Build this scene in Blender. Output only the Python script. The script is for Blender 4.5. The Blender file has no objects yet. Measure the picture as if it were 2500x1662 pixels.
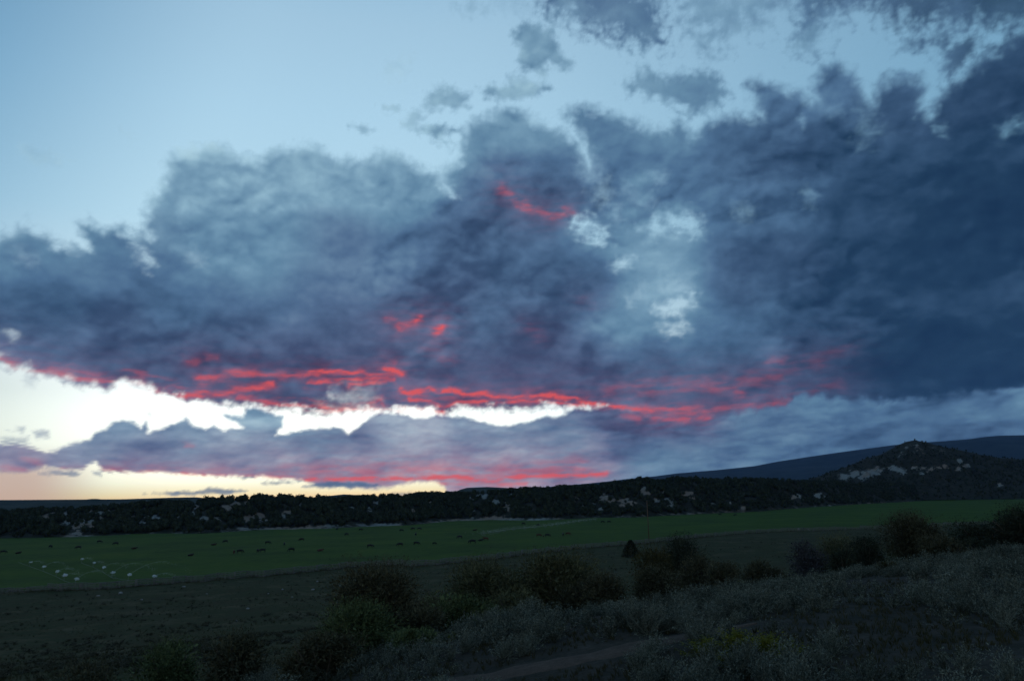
import bpy, math, random, numpy as np
from mathutils import Matrix, Vector
random.seed(4); R=np.random.RandomState(4)
sc=bpy.context.scene; COL=sc.collection
# ------------------------------------------------------------------ camera, world, sun
CAM_Z=17.0
cam=bpy.data.cameras.new('camera'); camo=bpy.data.objects.new('camera',cam); COL.objects.link(camo); sc.camera=camo
camo.matrix_world=Matrix.Translation((0,0,CAM_Z))@Matrix.Rotation(math.radians(90+11.3),4,'X')@Matrix.Rotation(math.radians(-1.3),4,'Z')
cam.sensor_width=36; cam.lens=1907/2500*36; cam.clip_start=.1; cam.clip_end=90000
sc.view_settings.view_transform='Standard'; sc.view_settings.look='None'; sc.view_settings.gamma=1
sc.view_settings.use_curve_mapping=False; sc.view_settings.exposure=0
sc.cycles.max_bounces=5; sc.cycles.diffuse_bounces=2; sc.cycles.transparent_max_bounces=12; sc.cycles.volume_bounces=0
sc.cycles.use_denoising=True; sc.cycles.caustics_reflective=False; sc.cycles.caustics_refractive=False
SUN_AZ=math.radians(-22.0); SUN_EL=math.radians(1.5)
def lin(c):
    c=np.array(c,float)/255.; return tuple(np.where(c<.04045,c/12.92,((c+.055)/1.055)**2.4))+(1.,)
class NT:
    def __init__(s,nt): s.nt=nt; s.L=nt.links
    def n(s,t,**k):
        nd=s.nt.nodes.new(t)
        for a,b in k.items(): setattr(nd,a,b)
        return nd
    def put(s,sock,v):
        if isinstance(v,bpy.types.NodeSocket): s.L.new(v,sock)
        elif v is not None:
            if sock.type=='RGBA' and len(v)==3: v=(*v,1)
            sock.default_value=v
    def math(s,op,a,b=None,c=None,clamp=False):
        nd=s.n('ShaderNodeMath',operation=op,use_clamp=clamp)
        for i,v in enumerate((a,b,c)):
            if v is not None: s.put(nd.inputs[i],v)
        return nd.outputs[0]
    def vmath(s,op,a,b=None):
        nd=s.n('ShaderNodeVectorMath',operation=op); s.put(nd.inputs[0],a)
        if b is not None: s.put(nd.inputs[3 if op=='SCALE' else 1],b)
        return nd.outputs['Value'] if op in('DOT_PRODUCT','LENGTH') else nd.outputs[0]
    def mix(s,f,a,b,mode='MIX'):
        nd=s.n('ShaderNodeMix',data_type='RGBA',blend_type=mode); s.put(nd.inputs[0],f); s.put(nd.inputs[6],a); s.put(nd.inputs[7],b); return nd.outputs[2]
    def ramp(s,f,stops,interp='LINEAR'):
        nd=s.n('ShaderNodeValToRGB'); cr=nd.color_ramp; cr.interpolation=interp
        while len(cr.elements)<len(stops): cr.elements.new(.5)
        for e,(p,c) in zip(cr.elements,stops): e.position=p; e.color=c if len(c)==4 else (*c,1)
        s.put(nd.inputs[0],f); return nd.outputs[0]
    def rng(s,v,a,b,c=0.,d=1.,smooth=True):
        nd=s.n('ShaderNodeMapRange',interpolation_type='SMOOTHSTEP' if smooth else 'LINEAR')
        for i,x in enumerate((v,a,b,c,d)): s.put(nd.inputs[i],x)
        return nd.outputs[0]
    def noise(s,vec,scale,detail=4,rough=.55):
        nd=s.n('ShaderNodeTexNoise'); s.put(nd.inputs['Vector'],vec); nd.inputs['Scale'].default_value=scale
        nd.inputs['Detail'].default_value=detail; nd.inputs['Roughness'].default_value=rough; return nd.outputs['Fac']
wd=bpy.data.worlds.new("World"); sc.world=wd; wd.use_nodes=True
T=NT(wd.node_tree); bg=wd.node_tree.nodes['Background']
geo=T.n('ShaderNodeTexCoord').outputs['Generated']
sk=T.n('ShaderNodeTexSky',sky_type='NISHITA',sun_disc=False,sun_elevation=SUN_EL,sun_rotation=SUN_AZ,altitude=2000,dust_density=.6,ozone_density=4)
sep=T.n('ShaderNodeSeparateXYZ'); T.L.new(geo,sep.inputs[0])
el=T.math('MULTIPLY',T.math('ARCSINE',sep.outputs[2]),180/math.pi/90)     # 0..1 over 90 degrees
CLEAR=[(0,(255,196,124)),(.6,(255,237,186)),(1.4,(255,252,224)),(3.0,(255,254,236)),(9,(246,255,255)),(13,(214,240,250)),(19,(192,229,246)),(27,(178,217,239)),(33,(166,204,228)),(40,(140,184,214)),(55,(92,138,180)),(90,(62,104,150))]
def L10(c,k=1.):
    l=lin(c); return tuple(v*k for v in l[:3])+(1.,)
clear=T.ramp(el,[(e/90,L10(c)) for e,c in CLEAR])
boost=T.math('MULTIPLY',T.rng(el,12/90,4/90,1.,1.8),T.rng(el,0.2/90,3/90,.66,1.)); clear=T.vmath('SCALE',clear,boost)
west=T.math('MULTIPLY',T.rng(T.vmath('DOT_PRODUCT',geo,(math.sin(math.radians(-70)),math.cos(math.radians(-70)),0.)),.66,.86),T.rng(el,11/90,7/90)); clear=T.mix(west,clear,T.vmath('MULTIPLY',clear,(.50,.545,.52)))
az=T.vmath('DOT_PRODUCT',geo,(math.sin(math.radians(65)),math.cos(math.radians(65)),0.))   # how far round to the dark side of the sky
clear=T.mix(T.rng(az,.25,1.02),clear,T.vmath('MULTIPLY',clear,(.26,.44,.56)))
az2=T.vmath('DOT_PRODUCT',geo,(math.sin(math.radians(-75)),math.cos(math.radians(-75)),.6))
clear=T.mix(T.rng(az2,.78,1.10),clear,T.vmath('MULTIPLY',clear,(.20,.40,.55)))
veil=T.math('MULTIPLY',T.rng(T.vmath('DOT_PRODUCT',geo,(math.sin(math.radians(-60)),math.cos(math.radians(-60)),0.)),.836,.882),T.rng(el,4.0/90,1.8/90))
clear=T.mix(T.math('MULTIPLY',veil,.85),clear,lin((222,186,166)))
nis=T.mix(1.,sk.outputs[0],(.10,.16,.26,1),'MULTIPLY')
tot=T.mix(.05,clear,nis)
T.L.new(tot,bg.inputs[0]); bg.inputs[1].default_value=1.0
sl=bpy.data.lights.new('sun','SUN'); sl.energy=.02; sl.angle=math.radians(12); sl.color=(1,.72,.5)
so=bpy.data.objects.new('sun',sl); COL.objects.link(so)
so.rotation_euler=Vector((math.sin(SUN_AZ),math.cos(SUN_AZ),math.tan(math.radians(2.)))).to_track_quat('Z','Y').to_euler()
F_PX=1907.0; PITCH=math.radians(11.3); ROLL=math.radians(1.3)
SP=33.3   # sky units per degree
def px_dir(x,y):
    x=np.asarray(x,float); y=np.asarray(y,float)
    xc=(x-1250)/F_PX; yc=(831-y)/F_PX
    c,s=math.cos(ROLL),math.sin(ROLL)
    X=xc*c+yc*s; Y=-xc*s+yc*c
    cp,sp=math.cos(PITCH),math.sin(PITCH)
    d=np.stack([X,cp-Y*sp,sp+Y*cp],-1)
    return d/np.linalg.norm(d,axis=-1,keepdims=True)
def dir_ae(d):
    return np.degrees(np.arctan2(d[...,0],d[...,1]))*SP, -np.degrees(np.arcsin(np.clip(d[...,2],-1,1)))*SP
def P(*xy):
    a=np.array(xy,float).reshape(-1,2)
    A,E=dir_ae(px_dir(a[:,0],a[:,1]))
    return np.stack([A,E],1)
_rng=np.random.RandomState(7)
_perm=np.tile(_rng.permutation(256),3)
_gr=np.stack([np.cos(np.arange(256)*2*np.pi/256*37),np.sin(np.arange(256)*2*np.pi/256*37)],1)
def pnoise(x,y,seed=0):
    xi=np.floor(x).astype(int); yi=np.floor(y).astype(int); xf=x-xi; yf=y-yi
    u=xf*xf*xf*(xf*(xf*6-15)+10); v=yf*yf*yf*(yf*(yf*6-15)+10)
    def g(i,j):
        h=_perm[(_perm[(xi+i+seed*17)&255]+yi+j+seed*31)&255]
        gg=_gr[h]; return gg[...,0]*(xf-i)+gg[...,1]*(yf-j)
    a=g(0,0);b=g(1,0);c=g(0,1);d=g(1,1)
    return ((a+(b-a)*u)*(1-v)+(c+(d-c)*u)*v)*1.5
def fbm(x,y,o=5,seed=0,gain=.5,ridge=False):
    s=0;a=1;t=0
    for i in range(o):
        n=pnoise(x,y,seed+i)
        if ridge: n=1.1-3.6*np.abs(n)
        s=s+a*n;t+=a;a*=gain;x=x*2.03+5.3;y=y*2.03+9.1
    return s/t
def sst(a,b,x):
    t=np.clip((x-a)/(b-a),0,1); return t*t*(3-2*t)
def sdf_poly(A,E,poly):
    """signed distance, positive inside"""
    d=np.full(A.shape,1e18); ins=np.zeros(A.shape,bool)
    n=len(poly)
    for i in range(n):
        x0,y0=poly[i];x1,y1=poly[(i+1)%n]
        ex,ey=x1-x0,y1-y0
        wx,wy=A-x0,E-y0
        t=np.clip((wx*ex+wy*ey)/(ex*ex+ey*ey+1e-9),0,1)
        dx=wx-ex*t;dy=wy-ey*t
        d=np.minimum(d,dx*dx+dy*dy)
        c=((y0>E)!=(y1>E))&(A<(x1-x0)*(E-y0)/((y1-y0) if y1!=y0 else 1e-9)+x0)
        ins^=c
    return np.where(ins,1,-1)*np.sqrt(d)
def dist_line(A,E,pl):
    d=np.full(A.shape,1e18)
    for i in range(len(pl)-1):
        x0,y0=pl[i];x1,y1=pl[i+1]
        ex,ey=x1-x0,y1-y0
        wx,wy=A-x0,E-y0
        t=np.clip((wx*ex+wy*ey)/(ex*ex+ey*ey+1e-9),0,1)
        dx=wx-ex*t;dy=wy-ey*t
        d=np.minimum(d,dx*dx+dy*dy)
    return np.sqrt(d)
def rbf(A,E,pts,sig):
    """pts rows: px x,y, vals..."""
    pts=np.array(pts,float); c=P(*pts[:,:2].ravel()); v=pts[:,2:]
    W=0; S=[0]*v.shape[1]
    for k in range(len(pts)):
        r2=((A-c[k,0])**2+((E-c[k,1])*1.25)**2)
        w=np.exp(-r2/(2*sig*sig))+2e-4/(1+r2/(sig*sig))
        W=W+w
        for j in range(v.shape[1]): S[j]=S[j]+w*v[k,j]
    return [s/W for s in S]

DECK=[-900,700,-300,640,0,592,30,566,72,558,110,575,135,600,180,604,215,612,203,570,190,550,215,543,255,568,272,558,300,556,330,570,352,566,368,574,350,545,352,528,368,525,372,490,388,468,398,445,412,425,408,400,424,380,452,372,482,362,515,354,548,362,578,386,612,392,640,390,645,376,690,370,745,361,778,360,798,380,832,392,880,400,920,378,955,374,1000,398,1035,414,1060,418,1078,432,1080,406,1118,398,
 1128,380,1126,358,1142,320,1160,296,1200,276,1240,264,1270,270,1300,292,1332,308,1362,322,1402,342,1430,378,1438,410,1430,345,1400,300,1380,282,1408,262,1440,262,1490,280,1545,298,1590,322,1640,322,1655,300,1680,320,1690,335,1720,304,1790,282,1862,290,1842,245,1825,205,1870,205,1930,222,1975,245,2000,252,1985,215,2010,170,2040,160,2068,172,2095,200,2110,240,2135,262,2145,225,2165,190,2200,182,2245,192,2255,215,2245,258,2275,282,2290,240,2320,210,2372,170,2430,130,2500,95,2800,20,3600,-100,4200,1200,
 3300,960,2500,938,2440,952,2380,958,2300,958,2250,966,2180,978,2100,975,2060,978,2000,962,1950,968,1900,985,1820,1000,1740,1014,1640,1022,1560,1014,1500,998,1440,990,1400,994,1340,992,1240,996,1130,994,1100,1000,1082,1012,1055,1000,1010,998,950,1003,870,1000,800,1003,700,1000,640,998,600,990,560,990,520,985,480,977,455,990,446,985,440,970,380,955,340,935,300,933,288,948,255,945,215,938,180,928,110,915,50,904,0,878,-300,850,-900,830]
BANK=[-700,1110,-100,1095,0,1086,30,1080,70,1088,110,1105,128,1102,170,1085,220,1074,232,1058,258,1050,270,1034,300,1027,326,1030,345,1045,356,1029,362,1056,400,1045,430,1030,456,1020,470,1040,500,1048,522,1035,545,1048,592,1045,570,1030,548,1014,592,1018,600,998,625,993,652,1008,692,1018,688,1045,672,1062,740,1050,790,1042,832,1042,850,1060,872,1044,910,1014,932,1010,990,1014,1020,1022,1062,1014,1130,1017,1182,1030,1222,1038,1290,1030,1330,1016,1362,1020,1400,998,1440,1000,1500,985,1700,950,2100,930,2500,920,3500,900,3600,1300,1100,1300,1085,1185,1060,1172,1000,1176,930,1192,850,1190,770,1184,735,1170,650,1165,600,1163,500,1161,430,1157,400,1150,330,1152,250,1149,232,1126,200,1146,150,1146,110,1140,60,1150,0,1150,-700,1160]
# separate clouds: polygon, density, softness
SMALL=[
 ([1320,-120,1320,0,1340,40,1400,60,1470,75,1540,110,1590,122,1620,110,1615,40,1600,-10,1590,-120],1.0,26),
 ([1690,-60,1660,30,1690,90,1740,110,1800,70,1880,40,1930,10,1940,-80],.72,34),
 ([1960,-60,1940,40,1945,110,1985,128,2015,100,2000,50,2040,45,2110,25,2200,50,2260,75,2330,60,2420,75,2560,80,2700,-200,1960,-200],.9,26),
 ([2200,110,2240,85,2290,75,2320,105,2290,122],.95,18),
 ([2290,165,2310,120,2350,95,2395,90,2412,112,2380,130,2350,170,2310,190],.9,14),
 ([2400,140,2450,90,2560,60,2560,200,2400,200],.9,20),
 ([1248,75,1290,58,1340,78,1380,130,1396,155,1380,172,1345,150,1330,185,1285,172,1262,150,1270,110],1.,11),
 ([1170,215,1195,203,1220,215,1240,192,1280,190,1310,205,1345,215,1300,232,1240,248,1190,240],1.,9),
 ([1040,232,1070,212,1110,220,1150,235,1140,262,1090,258,1050,272,1035,258],.95,10),
 ([985,300,1010,270,1040,285,1000,315],.75,9),
 ([1005,318,1050,300,1075,300,1122,318,1090,330,1100,370,1070,345,1040,328],1.,9),
 ([905,248,950,262,975,258,972,275,945,270],.85,7),
 ([850,312,880,305,915,318,885,326],.8,6),
 ([940,165,990,140,1010,150,990,185,950,190],.3,12),
 ([1100,12,1160,-5,1190,25,1150,30],.45,12),
 ([1200,-10,1290,-10,1300,40,1250,30],.25,18),
 ([1520,215,1545,195,1585,168,1625,190,1670,182,1720,168,1755,185,1780,232,1740,262,1680,280,1620,250,1560,232],.95,14),
 ([50,365,80,362,140,382,170,395,120,402,75,398],.38,11),
 ([290,310,315,322,340,348,320,355,300,335],.22,8),
 ([70,530,95,545,88,560,68,548],.25,8),
 ([20,1050,60,1040,55,1055],.6,5),([80,1052,120,1045,118,1062,95,1066],.6,6),
 ([0,1072,70,1065,60,1082,0,1088],.55,6),
 ([355,1010,370,1000,372,1030,362,1025],.3,5),
 ([735,1002,780,1003,770,1010,745,1009],.6,4),([745,1035,800,1034,790,1042],.5,4),
 ([92,1156,140,1150,200,1154,180,1162,120,1160],.8,3),([222,1150,250,1148,245,1160,226,1158],.6,3),
 ([350,1204,440,1201,480,1198,510,1192,560,1194,605,1199,560,1206,430,1207],.85,3),
 ([560,1164,620,1163,600,1170],.6,2.5),([635,1179,700,1173,742,1172,720,1179,650,1183],.75,3),
 ([740,1186,800,1178,880,1176,930,1186,860,1192,780,1190],.85,3),
 ([930,1215,960,1203,1010,1200,1080,1206,1060,1216],.5,3),
 ([-40,868,10,876,30,890,0,905,-60,900],.5,10),
 ([60,915,90,920,80,945,66,940],.25,6),
]
# gaps seen through the deck: polygon, clear amount, softness
GAPS=[

 ([1398,538,1430,530,1470,560,1480,592,1455,598,1430,575],.95,11),
 ([1570,550,1600,535,1640,530,1690,525,1716,555,1690,568,1640,560,1600,572],.95,11),
 ([1495,645,1520,630,1542,632,1530,655,1505,660],.9,8),
 ([1598,748,1640,735,1692,715,1690,750,1660,770,1625,765],1.0,8),
 ([1610,795,1640,800,1665,785,1672,805,1640,815,1618,812],.85,9),
 ([1655,690,1690,680,1688,705,1640,712,1620,705],.4,12),
 ([1530,715,1560,700,1570,720,1540,740],.4,10),
 ([1420,395,1450,385,1490,470,1500,520,1470,500],.35,16),
 ([1440,420,1455,400,1470,430,1480,450],.3,12),
 ([1525,460,1560,480,1600,490,1560,500],.25,12),
 ([1590,430,1625,425,1620,445],.35,8),
 ([1075,440,1090,450,1110,478,1100,482,1080,462],.65,8),
 ([320,580,340,590,352,615,375,640,365,650,340,625],.6,8),
 ([455,605,490,625,498,650,470,640],.25,9),
 ([40,600,80,625,75,640,50,625],.22,9),([15,810,45,812,40,828],.4,7),
 ([2290,308,2310,300,2312,318,2295,320],.7,7),([2445,320,2480,295,2495,300,2470,325,2450,330],.6,9),
 ([1930,295,1960,290,1955,302],.5,7),([1960,470,1985,480,1980,495],.35,10),([1790,505,1840,515,1815,530],.3,12),
 ([2100,270,2120,300,2140,320,2105,345,2100,310],.3,14),([2005,265,2050,265,2045,280],.3,9),
 ([820,960,850,950,905,958,900,985,840,990,800,975],.22,14),
 ([800,962,815,958,812,970,800,972],.4,6),
 ([1460,1030,1540,1030,1530,1058,1500,1052],.0,5),
 ([2430,970,2500,950,2520,975,2450,985],.0,8),
]
# tone control: x,y,L (0 dark..1 pale), m (0 teal blue..1 mauve)
TONE=[
 (520,560,.72,.1),(430,520,.77,.1),(560,600,.70,.1),(650,680,.60,.1),(700,560,.62,.1),(760,440,.77,0),(850,480,.70,.05),(600,500,.74,.05),(480,580,.70,.1),(660,480,.75,.0),(560,450,.80,.0),(450,450,.8,.05),
 (0,640,.42,.15),(60,600,.55,.1),(200,660,.40,.2),(300,600,.36,.2),(420,640,.32,.2),(250,560,.62,.0),(100,720,.30,.15),(60,790,.30,.25),
 (0,870,.42,.7),(150,870,.36,.5),(300,820,.27,.45),(120,960,.6,.6),
 (430,420,.74,.1),(520,400,.78,.0),(480,480,.66,.15),(420,560,.66,.3),(600,430,.74,.0),(620,540,.60,.2),(740,400,.74,.0),(760,520,.50,.3),(860,430,.70,.0),(920,420,.72,.0),
 (500,640,.62,.1),(620,600,.62,.1),(720,620,.52,.2),(560,700,.45,.25),(450,740,.36,.2),(700,720,.42,.35),(600,800,.28,.4),(800,650,.50,.35),(800,760,.38,.5),(850,560,.44,.4),(950,520,.62,.1),(1010,480,.66,.0),(1040,440,.66,.0),
 (900,680,.48,.35),(960,640,.50,.25),(860,820,.30,.75),(700,860,.23,.75),(500,880,.27,.7),(400,920,.30,.6),(600,965,.30,.7),(950,840,.30,.8),(700,960,.24,.6),
 (1200,310,.66,.05),(1280,330,.66,.1),(1150,360,.56,.1),(1220,400,.38,.3),(1320,400,.44,.2),(1400,420,.42,.2),(1300,460,.34,.35),(1150,470,.42,.25),(1100,540,.27,.35),(1200,520,.24,.35),(1350,500,.30,.5),(1440,490,.32,.2),
 (1250,620,.32,.3),(1100,620,.34,.35),(1000,600,.40,.3),(1400,610,.30,.2),(1350,680,.27,.3),(1100,700,.25,.5),(1280,720,.34,.3),(1180,790,.34,.35),(1300,800,.27,.6),(1000,740,.30,.5),(1050,820,.36,.5),(1450,720,.32,.4),(1480,640,.34,.2),
 (1550,600,.78,.0),(1620,620,.74,.0),(1580,680,.74,.0),(1500,780,.64,.05),(1600,770,.68,.0),(1650,560,.78,.0),(1640,740,.80,.0),(1440,560,.70,.0),(1550,830,.48,.1),(1680,640,.70,.0),(1650,810,.6,.0),(1720,800,.52,.05),
 (1150,880,.30,.8),(1300,880,.27,.8),(1450,860,.27,.6),(1600,860,.26,.4),(1400,930,.26,.85),(1200,940,.28,.9),(1700,870,.34,.2),(1620,900,.30,.5),
 (1430,290,.5,.1),(1480,310,.40,.15),(1520,350,.42,.1),(1550,400,.40,.15),(1500,460,.34,.2),(1600,350,.52,.05),(1640,340,.5,.05),(1620,420,.55,.0),(1580,510,.48,.1),(1530,520,.40,.1),
 (1720,400,.34,.2),(1800,330,.34,.15),(1850,370,.30,.2),(1950,400,.21,.2),(1700,460,.36,.15),(1820,450,.26,.2),(1900,290,.30,.2),(1870,240,.36,.15),(2030,220,.36,.15),(2060,320,.24,.15),(2150,250,.26,.2),(2200,300,.20,.2),(2220,220,.28,.15),
 (2350,260,.17,.2),(2450,200,.16,.2),(2420,380,.13,.1),(2200,400,.20,.1),(2300,500,.12,.05),(2450,480,.09,.0),(2050,480,.20,.1),(1950,520,.30,.1),(1850,540,.33,.15),(1750,530,.36,.1),
 (2200,650,.10,.05),(2100,560,.17,.1),(2350,620,.10,.0),(2450,640,.13,.0),(1900,600,.22,.25),(1750,620,.25,.3),(1800,660,.25,.3),(1860,690,.32,.15),(1980,680,.20,.25),(1800,730,.23,.4),(1950,760,.28,.1),(2050,770,.22,.1),(2200,740,.17,.0),(2350,760,.13,.0),(2450,720,.15,.0),
 (1850,800,.34,.05),(1750,770,.4,.05),(2000,850,.22,.3),(2150,820,.18,.0),(2300,840,.08,.0),(2450,850,.08,.0),(1900,900,.24,.5),(2050,920,.17,.4),(2200,920,.10,.1),(2350,930,.11,.0),(2480,900,.12,.0),(2050,700,.18,.1),(1750,960,.3,.6),(1650,970,.34,.6),
 (1460,0,.40,.25),(1580,80,.36,.2),(1360,20,.42,.2),(1750,40,.50,.0),(1980,80,.40,.1),(2080,20,.26,.2),(2250,30,.20,.2),(2450,30,.13,.15),(2350,130,.22,.15),(2450,130,.2,.15),(2260,95,.3,.1),
 (1300,120,.60,.05),(1240,215,.62,.05),(1080,240,.70,.05),(1060,310,.68,.05),(940,260,.75,.05),(880,315,.72,.0),(1650,220,.46,.1),(1560,200,.56,.0),(1700,200,.44,.1),(100,380,.80,.1),(310,330,.85,.0),(1150,15,.6,.05),(980,160,.85,0),
]
BTONE=[
 (520,560,.72,.1),(430,520,.77,.1),(560,600,.70,.1),(650,680,.60,.1),(700,560,.62,.1),(760,440,.77,0),(850,480,.70,.05),(600,500,.74,.05),(480,580,.70,.1),(660,480,.75,.0),(560,450,.80,.0),(450,450,.8,.05),
 (0,1110,.66,.7),(60,1140,.60,.9),(150,1120,.62,.5),(250,1090,.60,.3),(300,1050,.64,.15),(300,1120,.48,.6),(450,1060,.64,.2),(400,1100,.50,.5),(550,1080,.62,.35),(550,1130,.58,.8),(620,1020,.72,.05),(620,1090,.66,.5),(700,1040,.66,.1),(780,1060,.60,.2),(780,1100,.46,.4),(860,1090,.50,.4),(700,1130,.60,.7),(850,1140,.60,.7),(330,1140,.56,.8),
 (960,1050,.74,.4),(1050,1060,.72,.5),(1150,1040,.64,.3),(1000,1110,.66,.6),(1200,1070,.64,.3),(1150,1120,.62,.7),(1300,1060,.60,.25),(1300,1110,.58,.6),(1400,1040,.64,.1),(1400,1100,.58,.35),(1450,1150,.56,.7),(1250,1150,.60,.9),(1050,1160,.64,.9),
 (1400,1012,.40,.5),(1460,1022,.30,.55),(1540,1022,.24,.55),(1620,1032,.26,.6),(1560,1058,.30,.4),(1690,1028,.28,.5),(1660,1060,.36,.3),
 (1600,1090,.60,.0),(1700,1080,.60,.05),(1600,1130,.54,.1),(1750,1130,.46,.1),(1800,1060,.48,.05),(1900,1040,.42,.1),(1980,985,.60,.0),(1900,1000,.45,.1),(2000,1060,.42,.05),(2100,1010,.45,.0),(1900,1100,.44,.05),(2050,1090,.42,.0),(2200,1000,.44,.0),(2300,1000,.36,.0),(2150,1050,.38,.0),(2400,990,.36,.0),(2350,970,.45,.0),(2300,1040,.32,.0),(2450,1040,.32,.0),(2200,1080,.38,.0),(2500,960,.62,.0),(1500,1180,.5,.3),
]
# afterglow streaks: polyline, half width, strength
GLOW=[
 ([0,880,60,900,150,914,240,932,300,930,340,936],9,.5),
 ([130,908,180,900,240,918],7,.35),
 ([350,950,430,966,520,960,620,946,665,937],6,.75),
 ([480,925,560,910,700,916,800,908,900,912,985,911],6,.6),
 ([760,908,830,905,870,912],4,.8),
 ([500,935,560,918,600,908],12,.35),
 ([580,968,650,984,750,994,900,1000],6,.65),
 ([940,900,960,906,985,912],6,1.0),([750,935,850,925,960,926],5,.75),([850,940,900,935,940,932],5,.7),
 ([975,950,1000,962,1050,948,1072,962,1100,950,1130,964,1180,960,1240,974,1290,962,1350,966,1400,974,1440,985,1500,992],4.5,1.0),
 ([1490,991,1540,997,1590,1002],6,.78),([1580,1002,1660,998,1720,1000],8,.58),([1710,1000,1790,996,1850,990,1930,982],10,.36),
 ([975,955,1060,962,1180,970,1330,970,1450,985],14,.35),
 ([1000,974,1040,980,1080,992,1130,980,1200,984,1300,976,1360,984,1430,992],4,.8),
 ([780,1000,900,998,1000,1000,1080,1006],6,.85),([900,985,930,975,940,990],7,.5),
 ([1440,985,1500,998,1600,1008,1720,1006],11,.42),
 ([1480,952,1560,940,1680,935,1800,932,1900,925],13,.24),([1560,962,1640,955,1720,946,1780,955],8,.26),([1715,944,1790,952,1810,962],8,.36),
 ([1700,985,1800,975,1950,960,2050,940],14,.14),
 ([1600,1018,1640,1024,1700,1012],6,.55),
 ([975,800,1000,790,1028,780],7,.7),([945,780,960,775],8,.3),([1062,810,1080,800],7,.9),([1030,850,1100,870],12,.15),
 ([1225,462,1245,475],10,.35),([1255,490,1275,508,1310,512,1350,530,1375,525],8,.38),([1270,490,1290,505],8,.4),([1380,510,1400,520],8,.3),
 ([455,882,480,884],8,.35),([505,872,530,876],7,.3),([960,885,965,900],9,.3),([1080,875,1110,878],8,.2),
 ([1880,882,1910,880],9,.22),([1960,875,2080,850],10,.12),([1830,915,1920,905,2000,885],14,.15),([1280,790,1320,820],16,.12),([1420,735,1450,740],12,.12),
]
BGLOW=[
 ([235,1149,330,1152,430,1157,520,1161,650,1166,740,1170],5,.8),([250,1140,600,1150,900,1160],12,.28),
 ([700,1160,900,1150,1100,1150,1250,1155,1420,1142],22,.44),([740,1172,850,1170,950,1168,1060,1165,1110,1163,1160,1172,1200,1175,1240,1166,1320,1160,1400,1160,1480,1156],5,1.),
 ([1050,1178,1150,1185,1280,1180],5,.6),([1050,1140,1150,1138],8,.35),([1300,1134,1330,1137],4,.35),
 ([0,1142,60,1148],7,.35),([150,1142,200,1144],5,.4),([60,1115,100,1135],8,.3),([450,1087,470,1090],5,.3),([900,1180,1000,1188,1200,1195],5,.3),
 ([1480,1185,1500,1170],10,.1),([1600,1024,1660,1020,1730,1018],9,.55),([1520,1010,1560,1022],8,.4),
]
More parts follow.
